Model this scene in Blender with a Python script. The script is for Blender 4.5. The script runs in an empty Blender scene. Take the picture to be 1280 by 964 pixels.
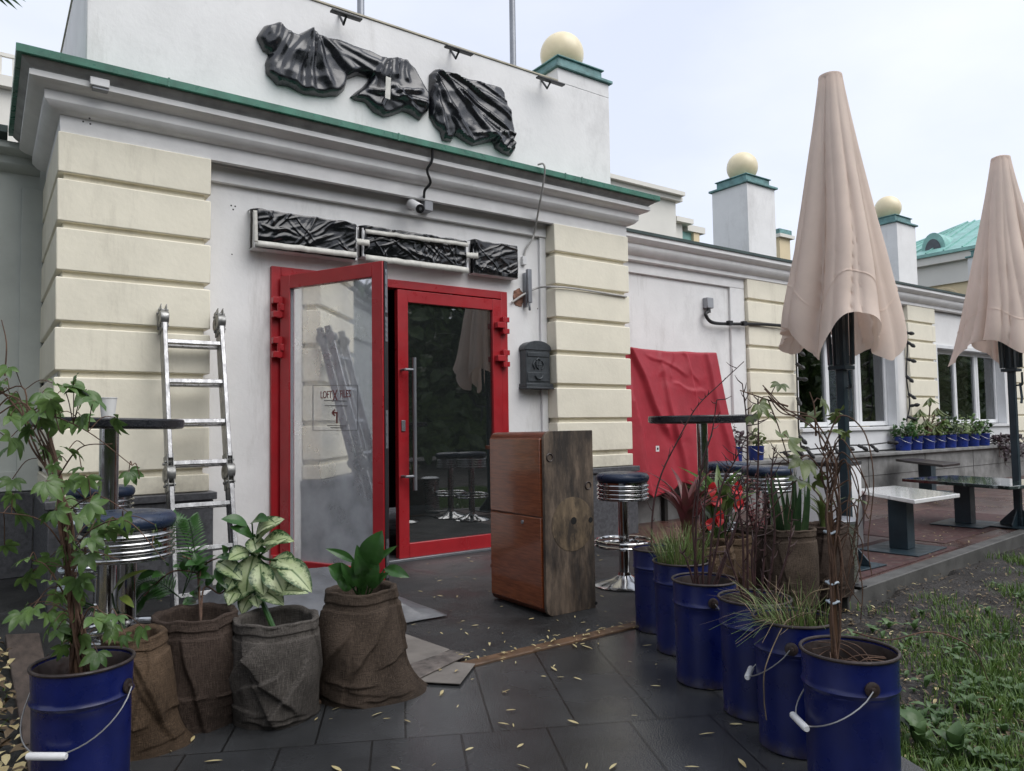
import bpy, math, random
from mathutils import Vector, Matrix, noise
R = math.radians
sc = bpy.context.scene
COL = sc.collection
V = Vector
# ------------------------------------------------------------------ camera
YAW, PITCH, ROLL, FPX, H = 0.6209, 0.0529, -0.0147, 926.47, 1.1
fw = V((math.sin(YAW)*math.cos(PITCH), math.cos(YAW)*math.cos(PITCH), math.sin(PITCH)))
_r = V((math.cos(YAW), -math.sin(YAW), 0)); _u = _r.cross(fw)
rt = _r*math.cos(ROLL)+_u*math.sin(ROLL); up = -_r*math.sin(ROLL)+_u*math.cos(ROLL)
CAM = V((0, 0, H))
def ray(x, y): return fw+rt*((x-640)/FPX)+up*((482-y)/FPX)
def at(x, y, ax, v):
    d = ray(x, y); i = 'XYZ'.index(ax); return CAM+d*((v-CAM[i])/d[i])
def dep(x, y, z): return CAM+ray(x, y)*z
cd = bpy.data.cameras.new('camera'); cam = bpy.data.objects.new('camera', cd); COL.objects.link(cam)
cd.sensor_width = 36; cd.lens = FPX/1280*36; cd.clip_start = 0.05; cd.clip_end = 2000
m = Matrix((rt, up, -fw)).transposed().to_4x4(); m.translation = CAM; cam.matrix_world = m
sc.camera = cam
# ------------------------------------------------------------------ materials
def mat(name, col, rough=.6, metal=0, var=.2, vs=5, bump=0, bs=60, rvar=0, col2=None, stretch=(1,1,1), bstretch=None,
        spec=.5, coat=0, trans=0, bdist=.004, lo=.35, hi=.65, rs=None, detail=6, drops=0):
    M = bpy.data.materials.new(name); M.use_nodes = True; nt = M.node_tree; N = nt.nodes; Lk = nt.links
    b = N['Principled BSDF']; out = N['Material Output']
    b.inputs['Roughness'].default_value = rough; b.inputs['Metallic'].default_value = metal
    b.inputs['Specular IOR Level'].default_value = spec
    b.inputs['Coat Weight'].default_value = coat; b.inputs['Coat Roughness'].default_value = .08
    tc = N.new('ShaderNodeTexCoord'); mp = N.new('ShaderNodeMapping'); mp.inputs['Scale'].default_value = stretch
    oi = N.new('ShaderNodeObjectInfo'); ad = N.new('ShaderNodeVectorMath'); ad.operation = 'ADD'
    sc_ = N.new('ShaderNodeVectorMath'); sc_.operation = 'SCALE'; sc_.inputs['Scale'].default_value = 17.
    cx = N.new('ShaderNodeCombineXYZ'); Lk.new(oi.outputs['Random'], cx.inputs[0]); Lk.new(oi.outputs['Random'], cx.inputs[1])
    Lk.new(cx.outputs[0], sc_.inputs[0]); Lk.new(tc.outputs['Object'], ad.inputs[0]); Lk.new(sc_.outputs[0], ad.inputs[1])
    Lk.new(ad.outputs[0], mp.inputs[0])
    n1 = N.new('ShaderNodeTexNoise'); n1.inputs['Scale'].default_value = vs; n1.inputs['Detail'].default_value = detail
    n1.inputs['Roughness'].default_value = .6
    Lk.new(mp.outputs[0], n1.inputs['Vector'])
    rp = N.new('ShaderNodeValToRGB'); rp.color_ramp.elements[0].position = lo; rp.color_ramp.elements[1].position = hi
    c = V(col[:3]); a = c*(1-var) if col2 is None else V(col2); e = c*(1+var*.6) if col2 is None else c
    rp.color_ramp.elements[0].color = (*a, 1); rp.color_ramp.elements[1].color = (*e, 1)
    Lk.new(n1.outputs['Fac'], rp.inputs['Fac']); Lk.new(rp.outputs['Color'], b.inputs['Base Color'])
    if rvar:
        n3 = N.new('ShaderNodeTexNoise'); n3.inputs['Scale'].default_value = rs or vs*1.7; n3.inputs['Detail'].default_value = 5
        Lk.new(mp.outputs[0], n3.inputs['Vector'])
        mr = N.new('ShaderNodeMapRange'); mr.inputs[1].default_value = .35; mr.inputs[2].default_value = .65
        mr.inputs[3].default_value = max(.02, rough-rvar); mr.inputs[4].default_value = min(1, rough+rvar)
        Lk.new(n3.outputs['Fac'], mr.inputs[0]); Lk.new(mr.outputs[0], b.inputs['Roughness'])
    if bump:
        n2 = N.new('ShaderNodeTexNoise'); n2.inputs['Scale'].default_value = bs; n2.inputs['Detail'].default_value = 5
        mp2 = N.new('ShaderNodeMapping'); mp2.inputs['Scale'].default_value = bstretch or stretch
        Lk.new(ad.outputs[0], mp2.inputs[0]); Lk.new(mp2.outputs[0], n2.inputs['Vector'])
        bp = N.new('ShaderNodeBump'); bp.inputs['Strength'].default_value = bump; bp.inputs['Distance'].default_value = bdist
        Lk.new(n2.outputs['Fac'], bp.inputs['Height']); Lk.new(bp.outputs[0], b.inputs['Normal'])
        if drops:
            vo = N.new('ShaderNodeTexVoronoi'); vo.inputs['Scale'].default_value = drops
            Lk.new(tc.outputs['Object'], vo.inputs['Vector'])
            r2 = N.new('ShaderNodeMapRange'); r2.inputs[1].default_value = .12; r2.inputs[2].default_value = .3
            r2.inputs[3].default_value = 1; r2.inputs[4].default_value = 0; Lk.new(vo.outputs['Distance'], r2.inputs[0])
            b2 = N.new('ShaderNodeBump'); b2.inputs['Strength'].default_value = .5; b2.inputs['Distance'].default_value = .003
            Lk.new(r2.outputs[0], b2.inputs['Height']); Lk.new(bp.outputs[0], b2.inputs['Normal']); Lk.new(b2.outputs[0], b.inputs['Normal'])
    if trans:
        tr = N.new('ShaderNodeBsdfTranslucent'); mx = N.new('ShaderNodeMixShader'); mx.inputs[0].default_value = trans
        Lk.new(rp.outputs['Color'], tr.inputs['Color']); Lk.new(b.outputs[0], mx.inputs[1]); Lk.new(tr.outputs[0], mx.inputs[2])
        Lk.new(mx.outputs[0], out.inputs['Surface'])
    M['bn'] = 1
    return M
def nd(M, t, **k):
    n = M.node_tree.nodes.new(t)
    for a, v in k.items():
        if a in n.inputs: n.inputs[a].default_value = v
        else: setattr(n, a, v)
    return n
def base_in(M): return M.node_tree.nodes['Principled BSDF']
def over(M, col, texnode, out, lo, hi, amt=1.):
    """lay a second own colour (stain, chip, vein) over the base colour where the texture says so"""
    nt = M.node_tree; b = base_in(M); src = b.inputs['Base Color'].links[0].from_socket
    mr = nd(M, 'ShaderNodeMapRange'); mr.inputs[1].default_value = lo; mr.inputs[2].default_value = hi; mr.inputs[4].default_value = amt
    nt.links.new(texnode.outputs[out], mr.inputs[0])
    mx = nd(M, 'ShaderNodeMix', data_type='RGBA'); nt.links.new(mr.outputs[0], mx.inputs[0])
    nt.links.new(src, mx.inputs[6]); mx.inputs[7].default_value = (*col, 1)
    nt.links.new(mx.outputs[2], b.inputs['Base Color']); return mx
def coords(M, scale=(1,1,1), rot=(0,0,0), loc=(0,0,0)):
    t = nd(M, 'ShaderNodeTexCoord'); p = nd(M, 'ShaderNodeMapping')
    p.inputs['Scale'].default_value = scale; p.inputs['Rotation'].default_value = rot; p.inputs['Location'].default_value = loc
    M.node_tree.links.new(t.outputs['Object'], p.inputs[0]); return p
def ntex(M, scale, detail=5, s=(1,1,1), rough=.6):
    n = nd(M, 'ShaderNodeTexNoise', Scale=scale, Detail=detail); n.inputs['Roughness'].default_value = rough
    M.node_tree.links.new(coords(M, s).outputs[0], n.inputs['Vector']); return n

plaster = mat('white_plaster', (.78,.775,.765), .75, var=.05, vs=3, bump=.25, bs=35, bdist=.006)
over(plaster, (.42,.41,.40), ntex(plaster, 1.1, 9, (1,1,.6), .72), 'Fac', .56, .78, .65)
over(plaster, (.30,.29,.28), ntex(plaster, 7, 9, (1,1,.5), .7), 'Fac', .70, .80, .5)
trimw = mat('white_trim', (.77,.765,.755), .7, var=.08, vs=4, bump=.15, bs=40)
over(trimw, (.33,.32,.31), ntex(trimw, 3.0, 8, (1,1,2.5), .7), 'Fac', .62, .80, .45)
def low_dirt(M, col, z0, z1, amt, sc_=9):
    nt = M.node_tree; c = coords(M); sx = nd(M, 'ShaderNodeSeparateXYZ'); nt.links.new(c.outputs[0], sx.inputs[0])
    mr = nd(M, 'ShaderNodeMapRange'); mr.inputs[1].default_value = z1; mr.inputs[2].default_value = z0; nt.links.new(sx.outputs[2], mr.inputs[0])
    n = ntex(M, sc_, 8, (1,1,.7), .7); mu = nd(M, 'ShaderNodeMath', operation='MULTIPLY'); nt.links.new(n.outputs['Fac'], mu.inputs[0]); nt.links.new(mr.outputs[0], mu.inputs[1])
    over(M, col, mu, 0, .25, .55, amt)
low_dirt(plaster, (.20,.18,.16), .0, .75, .6)
shadeplaster = mat('shaded_plaster', (.50,.53,.50), .75, var=.08, vs=3, bump=.2, bs=35)  # left wing plaster, its shade mixed into the base colour
cream = mat('cream_plaster', (.80,.755,.62), .7, var=.05, vs=4, bump=.3, bs=28, bdist=.006)
over(cream, (.47,.41,.30), ntex(cream, 2.2, 9, (1,1,.5), .7), 'Fac', .62, .82, .5)
over(cream, (.42,.38,.30), ntex(cream, 2.6, 9, (1,1,.14), .75), 'Fac', .55, .78, .65)
over(cream, (.34,.31,.26), ntex(cream, 11, 9, (1,1,.7), .7), 'Fac', .70, .76, .5)
low_dirt(cream, (.30,.27,.21), .55, 1.3, .5)
granite = mat('grey_granite', (.085,.087,.095), .45, var=.35, vs=40, bump=.15, bs=80, rvar=.15)
concrete = mat('grey_concrete', (.22,.22,.215), .6, var=.3, vs=4, bump=.2, bs=50, rvar=.15)
over(concrete, (.09,.09,.085), ntex(concrete, 2.5, 8, (1,1,.35), .7), 'Fac', .52, .72, .8)
green = mat('green_painted_steel', (.035,.165,.11), .35, var=.3, vs=8, bump=.05, rvar=.12)
copper = mat('verdigris_sheet', (.12,.25,.245), .5, var=.35, vs=9, bump=.1, rvar=.1)
turq = mat('turquoise_roof_sheet', (.22,.43,.385), .45, var=.2, vs=3)
darkroof = mat('dark_roof_sheet', (.045,.07,.065), .45, var=.3, vs=5)
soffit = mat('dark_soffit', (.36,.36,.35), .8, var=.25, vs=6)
redm = mat('red_painted_metal', (.35,.014,.020), .34, var=.12, vs=5, bump=.03, bs=120, rvar=.07)
film = mat('black_film', (.011,.012,.016), .25, var=.3, vs=10, bump=.10, bs=38, bdist=.008, rvar=.10, spec=.7, coat=.15, bstretch=(.6,1,1.3))
film2 = mat('black_crumpled_film', (.005,.0055,.007), .16, var=.3, vs=10, bump=.08, bs=42, bdist=.008, rvar=.06, spec=.6, bstretch=(.5,1,1.4))
tape = mat('white_tape', (.58,.57,.52), .55, var=.15, vs=20, bump=.3, bs=60)
whitep = mat('white_plastic', (.70,.70,.70), .4, var=.06, vs=8)
greyp = mat('grey_plastic', (.30,.31,.33), .5, var=.1, vs=8)
blackp = mat('black_plastic', (.015,.015,.017), .4, var=.2, vs=10)
cablem = mat('black_cable', (.012,.012,.013), .5, var=.2, vs=10)
cablew = mat('white_cable', (.42,.41,.39), .55, var=.2, vs=10)
ironm = mat('dark_grey_cast_iron', (.06,.068,.075), .42, var=.25, vs=20, bump=.15, bs=90, metal=.3)
globem = mat('cream_glass_globe', (.76,.66,.44), .35, var=.10, vs=3)
steelgrey = mat('grey_steel', (.25,.26,.28), .4, metal=.7, var=.15)
chrome = mat('chrome', (.50,.50,.50), .12, metal=1, var=.15, vs=14, rvar=.06, bump=.03, bs=200)
alu = mat('worn_aluminium', (.34,.34,.345), .36, metal=.9, var=.3, vs=30, bump=.15, bs=150, rvar=.12, stretch=(1,1,.3))
aludark = mat('dull_aluminium', (.30,.30,.29), .45, metal=.8, var=.35, vs=30, rvar=.1)
navy = mat('navy_vinyl', (.012,.024,.055), .34, var=.2, vs=8, bump=.15, bs=200, drops=160, rvar=.1)
blacktop = mat('black_table_laminate', (.012,.013,.017), .3, var=.3, vs=12, bump=.1, bs=150, drops=170, rvar=.1)
paper = mat('white_paper', (.70,.70,.68), .7, var=.04, vs=10)
blue = mat('blue_enamel', (.004,.009,.080), .33, var=.25, vs=7, bump=.06, bs=30, rvar=.1)
over(blue, (.05,.03,.02), ntex(blue, 22, 6, (1,1,1), .65), 'Fac', .70, .76, .8)
low_dirt(blue, (.035,.028,.02), .0, .10, .8, 30)
bluesm = mat('blue_tinplate', (.008,.03,.22), .35, var=.25, vs=10, rvar=.1)
rust = mat('rusty_rim', (.028,.018,.016), .5, var=.5, vs=30, rvar=.15)
wire = mat('zinc_wire', (.45,.45,.45), .35, metal=.8, var=.1)
soil = mat('potting_soil', (.012,.009,.007), .9, var=.6, vs=30, bump=1, bs=60, bdist=.02)
def burlap(name, c):
    M = mat(name, c, .92, var=.3, vs=6, bump=.12, bs=40, bdist=.005, spec=.15)
    over(M, tuple(x*.40 for x in c), ntex(M, 3.0, 8, (1,1,.7), .65), 'Fac', .46, .66, .8)
    nt = M.node_tree; b = base_in(M); prev = b.inputs['Normal'].links[0].from_socket; hs_ = []
    for s in ((1,1,16), (9,9,.7)):
        n = ntex(M, 34, 3, s, .6); hs_.append(n); over(M, tuple(min(1, x*1.75) for x in c), n, 'Fac', .54, .72, .6); over(M, tuple(x*.30 for x in c), n, 'Fac', .46, .30, .7)
    ad = nd(M, 'ShaderNodeMath', operation='ADD'); nt.links.new(hs_[0].outputs['Fac'], ad.inputs[0]); nt.links.new(hs_[1].outputs['Fac'], ad.inputs[1])
    bp = nd(M, 'ShaderNodeBump', Strength=.6, Distance=.006); nt.links.new(ad.outputs[0], bp.inputs['Height'])
    nt.links.new(prev, bp.inputs['Normal']); nt.links.new(bp.outputs[0], b.inputs['Normal'])
    low_dirt(M, tuple(x*.28 for x in c), -.02, .16, .85, 14)
    return M
burl_tan = burlap('tan_burlap', (.092,.062,.040)); burl_dark = burlap('dark_burlap', (.058,.042,.034))
burl_grey = burlap('grey_burlap', (.085,.076,.068)); burl_brown = burlap('brown_burlap', (.074,.055,.042))
umbm = mat('beige_canvas', (.80,.665,.575), .85, var=.06, vs=3, bump=.2, bs=260, trans=.28, bdist=.002)
over(umbm, (.62,.50,.42), ntex(umbm, 2.4, 8, (1,1,.25), .7), 'Fac', .55, .80, .55)
umbdark = mat('seam_thread', (.16,.10,.08), .9)
postm = mat('dark_bluegrey_paint', (.018,.034,.045), .4, var=.2, vs=6, rvar=.08)
redcloth = mat('red_nylon', (.37,.022,.038), .55, var=.12, vs=4, bump=.25, bs=18, bdist=.012, trans=.08)
veneer = mat('red_brown_veneer', (.20,.055,.020), .18, var=.35, vs=9, stretch=(1.2,1.2,14), bump=.03, bs=40, rvar=.04, coat=.8)
veneer2 = mat('dark_edge_veneer', (.11,.03,.014), .35, var=.35, vs=9, stretch=(1.2,1.2,14), rvar=.06)
over(plaster, (.36,.34,.31), ntex(plaster, 2.3, 9, (1,1,.16), .75), 'Fac', .57, .78, .6)
board = mat('weathered_board', (.17,.115,.075), .75, var=.4, vs=7, stretch=(3,3,.5), bump=.3, bs=60)
asphalt = mat('wet_asphalt', (.021,.022,.023), .48, var=.5, vs=2.2, bump=.8, bs=150, bdist=.012, rvar=.2, rs=2.2)
over(asphalt, (.07,.07,.07), ntex(asphalt, 210, 3), 'Fac', .60, .72, .8)
kerbm = mat('kerb_concrete', (.075,.074,.070), .6, var=.35, vs=6, bump=.3, bs=60)
rustkerb = mat('rusty_edge_strip', (.11,.06,.03), .6, var=.5, vs=6, bump=.4, bs=50, rvar=.15)
soilg = mat('bare_wet_soil', (.024,.020,.017), .8, var=.6, vs=3, bump=1, bs=40, bdist=.03, rvar=.2)
def paving(name, col, col2, mortar, scale, rotz, w, h, off=.5, rough=.3, rv=.2, vs=2.0):
    M = mat(name, col, rough, var=.35, vs=vs, bump=.3, bs=170, bdist=.004, rvar=rv, rs=1.7, spec=.7)
    nt = M.node_tree; b = base_in(M)
    br = nd(M, 'ShaderNodeTexBrick', Scale=scale); br.offset = off
    br.inputs['Mortar Size'].default_value = .004; br.inputs['Brick Width'].default_value = w; br.inputs['Row Height'].default_value = h
    br.inputs['Color1'].default_value = (*col, 1); br.inputs['Color2'].default_value = (*col2, 1); br.inputs['Mortar'].default_value = (*mortar, 1)
    br.inputs['Mortar Smooth'].default_value = .2
    nt.links.new(coords(M, (1,1,1), (0,0,rotz)).outputs[0], br.inputs['Vector'])
    src = b.inputs['Base Color'].links[0].from_socket
    mx = nd(M, 'ShaderNodeMix', data_type='RGBA', blend_type='MULTIPLY'); mx.inputs[0].default_value = .85
    k = 1/max(col)
    mul = nd(M, 'ShaderNodeVectorMath', operation='SCALE'); mul.inputs['Scale'].default_value = k
    nt.links.new(br.outputs['Color'], mul.inputs[0]); nt.links.new(src, mx.inputs[6]); nt.links.new(mul.outputs[0], mx.inputs[7])
    nt.links.new(mx.outputs[2], b.inputs['Base Color'])
    prev = b.inputs['Normal'].links[0].from_socket
    bp = nd(M, 'ShaderNodeBump', Strength=.7, Distance=.006); bp.invert = True
    nt.links.new(br.outputs['Fac'], bp.inputs['Height']); nt.links.new(prev, bp.inputs['Normal']); nt.links.new(bp.outputs[0], b.inputs['Normal'])
    return M
slabs = paving('wet_grey_slabs', (.040,.041,.042), (.027,.028,.030), (.006,.006,.006), 1., R(27.2), .31, .9, .37, .19, .16)
pavers = paving('brown_red_pavers', (.090,.060,.053), (.066,.051,.047), (.02,.016,.014), 1., R(5), .6, .6, .5, .34, .18)
marble = mat('white_marble', (.72,.72,.71), .12, var=.1, vs=4, coat=.5)
over(marble, (.35,.36,.38), ntex(marble, 5, 9, (1,1,1), .7), 'Fac', .55, .62, .5)
gmarble = mat('green_black_marble', (.02,.035,.032), .08, var=.6, vs=12, coat=.5)
over(gmarble, (.35,.40,.40), ntex(gmarble, 9, 9, (1,1,1), .7), 'Fac', .56, .64, .7)
dwood = mat('dark_stained_wood', (.03,.022,.022), .35, var=.4, vs=10, stretch=(1,8,1))
stakem = mat('bamboo_stake', (.11,.058,.03), .7, var=.35, vs=8, stretch=(3,3,.6))
barkm = mat('brown_vine_bark', (.10,.055,.035), .8, var=.45, vs=25, bump=.4, bs=90)
twigm = mat('dark_red_twig', (.045,.018,.018), .6, var=.4, vs=25)
drytwig = mat('dry_straw_twig', (.20,.15,.09), .8, var=.4, vs=25)
tiem = mat('pale_plastic_tie', (.45,.52,.58), .4)
cardm = mat('wet_cardboard', (.16,.145,.13), .7, var=.25, vs=5, bump=.2, bs=70)
cardm2 = mat('printed_cardboard', (.11,.095,.085), .6, var=.6, vs=14, bump=.5, bs=40)
tarpm = mat('grey_tarpaulin', (.10,.105,.115), .42, var=.25, vs=6, bump=.3, bs=14, bdist=.01, rvar=.1)
pvcw = mat('white_pvc', (.72,.73,.74), .35, var=.05, vs=5)
stain = mat('black_mould', (.02,.018,.016), .8, var=.4, vs=20)
brickm = mat('broken_plaster_brick', (.25,.13,.09), .9, var=.5, vs=14, bump=1, bs=40, bdist=.02)
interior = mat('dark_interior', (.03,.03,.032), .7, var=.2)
plankm = mat('old_plank', (.075,.055,.045), .75, var=.4, vs=7, stretch=(4,1,4), bump=.3, bs=40)
greenplastic = mat('purple_grey_pot', (.05,.035,.04), .5, var=.2)
redink = mat('dark_red_vinyl', (.13,.02,.02), .5); greyink = mat('grey_vinyl', (.10,.10,.11), .5)
bgcream = mat('far_cream_plaster', (.66,.55,.36), .8, var=.05, vs=1); bgwhite = mat('far_white_plaster', (.68,.66,.60), .8, var=.05, vs=1)
def leafmat(name, a, b_, edge=None, vein=None, elo=.35, ehi=.75, rough=.35, trans=.22):
    M = mat(name, a, rough, var=.3, vs=9, col2=b_, trans=trans, bump=.2, bs=60, spec=.45)
    nt = M.node_tree; bs_ = base_in(M)
    if edge:
        at_ = nd(M, 'ShaderNodeAttribute'); at_.attribute_name = 'e'
        nz = ntex(M, 85, 3, (1,1,1), .7); ad = nd(M, 'ShaderNodeMath', operation='MULTIPLY_ADD'); ad.inputs[1].default_value = 1.5
        sb = nd(M, 'ShaderNodeMath', operation='ADD'); sb.inputs[1].default_value = -.72
        nt.links.new(at_.outputs['Fac'], sb.inputs[0]); nt.links.new(nz.outputs['Fac'], ad.inputs[0]); nt.links.new(sb.outputs[0], ad.inputs[2])
        mx = over(M, edge, ad, 0, elo, ehi, 1.)
        if vein: over(M, vein, at_, 'Fac', .12, .02, 1.)
        for l in list(nt.links):
            if l.to_node.bl_idname == 'ShaderNodeBsdfTranslucent': nt.links.new(bs_.inputs['Base Color'].links[0].from_socket, l.to_socket); break
    return M
lf_creeper = leafmat('creeper_leaf', (.12,.20,.055), (.055,.115,.03))
lf_green = leafmat('glossy_leaf', (.045,.12,.028), (.022,.065,.016), rough=.28)
lf_dieff = leafmat('variegated_leaf', (.56,.60,.38), (.40,.50,.24), (.028,.075,.022), (.08,.15,.04), .50, .95)
lf_dark = leafmat('dark_leaf', (.030,.065,.022), (.016,.038,.014))
lf_olive = leafmat('olive_leaf', (.13,.17,.055), (.075,.10,.03))
lf_grass = leafmat('grass_blade', (.14,.20,.055), (.075,.13,.03), rough=.5)
lf_lawn = leafmat('lawn_blade', (.115,.185,.038), (.06,.12,.022), rough=.5)
lf_dock = leafmat('weed_leaf', (.10,.17,.06), (.05,.10,.032), rough=.4)
lf_cord = leafmat('maroon_leaf', (.20,.05,.06), (.09,.05,.035), rough=.3)
lf_sans = leafmat('sansevieria_leaf', (.020,.050,.020), (.05,.085,.035), rough=.35)
lf_red = leafmat('red_bract', (.52,.025,.03), (.40,.015,.02), rough=.4)
lf_purple = leafmat('purple_leaf', (.06,.03,.045), (.04,.03,.03))
lf_croton = leafmat('spotted_leaf', (.20,.24,.05), (.05,.11,.025), rough=.3)
lf_fall = leafmat('fallen_leaf', (.50,.44,.24), (.34,.26,.12), rough=.5, trans=.05)
lf_litter = leafmat('brown_litter', (.14,.10,.055), (.07,.045,.025), rough=.6, trans=.05)
lf_tree = leafmat('tree_leaf', (.12,.18,.06), (.035,.065,.02))
def glassmat(name, tint, fac_lo, fac_hi, gl=.95, rough=.01, dirt=None):
    M = bpy.data.materials.new(name); M.use_nodes = True; nt = M.node_tree; N = nt.nodes; N.clear()
    o = N.new('ShaderNodeOutputMaterial'); g = N.new('ShaderNodeBsdfGlossy'); g.inputs['Roughness'].default_value = rough
    g.inputs['Color'].default_value = (gl, gl, gl, 1)
    t = N.new('ShaderNodeBsdfTransparent'); t.inputs['Color'].default_value = (*tint, 1)
    fr = N.new('ShaderNodeFresnel'); fr.inputs['IOR'].default_value = 1.5
    mr = N.new('ShaderNodeMapRange'); mr.inputs[1].default_value = .04; mr.inputs[2].default_value = 1
    mr.inputs[3].default_value = fac_lo; mr.inputs[4].default_value = fac_hi
    nt.links.new(fr.outputs[0], mr.inputs[0])
    mx = N.new('ShaderNodeMixShader'); nt.links.new(mr.outputs[0], mx.inputs[0])
    nt.links.new(t.outputs[0], mx.inputs[1]); nt.links.new(g.outputs[0], mx.inputs[2])
    last = mx
    if dirt:
        d = N.new('ShaderNodeBsdfDiffuse'); d.inputs['Color'].default_value = (*dirt[0], 1)
        tc = N.new('ShaderNodeTexCoord'); nz = N.new('ShaderNodeTexNoise'); nz.inputs['Scale'].default_value = dirt[2]; nz.inputs['Detail'].default_value = 8
        nt.links.new(tc.outputs['Object'], nz.inputs['Vector'])
        m2 = N.new('ShaderNodeMapRange'); m2.inputs[1].default_value = .35; m2.inputs[2].default_value = .75; m2.inputs[3].default_value = dirt[1]*.5; m2.inputs[4].default_value = dirt[1]
        nt.links.new(nz.outputs['Fac'], m2.inputs[0])
        m3 = N.new('ShaderNodeMixShader'); nt.links.new(m2.outputs[0], m3.inputs[0]); nt.links.new(mx.outputs[0], m3.inputs[1]); nt.links.new(d.outputs[0], m3.inputs[2]); last = m3
    nt.links.new(last.outputs[0], o.inputs['Surface']); return M
glass_leaf = glassmat('misted_door_glass', (.55,.58,.60),   .50, .95, .95, .035, ((.62,.64,.68), .58, 5))
glass_door = glassmat('dark_door_glass', (.30,.33,.34), .17, .9, .95, .012, ((.3,.34,.34), .05, 60))
glass_win = glassmat('window_glass', (.45,.48,.50), .22, .9, .9, .008)
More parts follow.
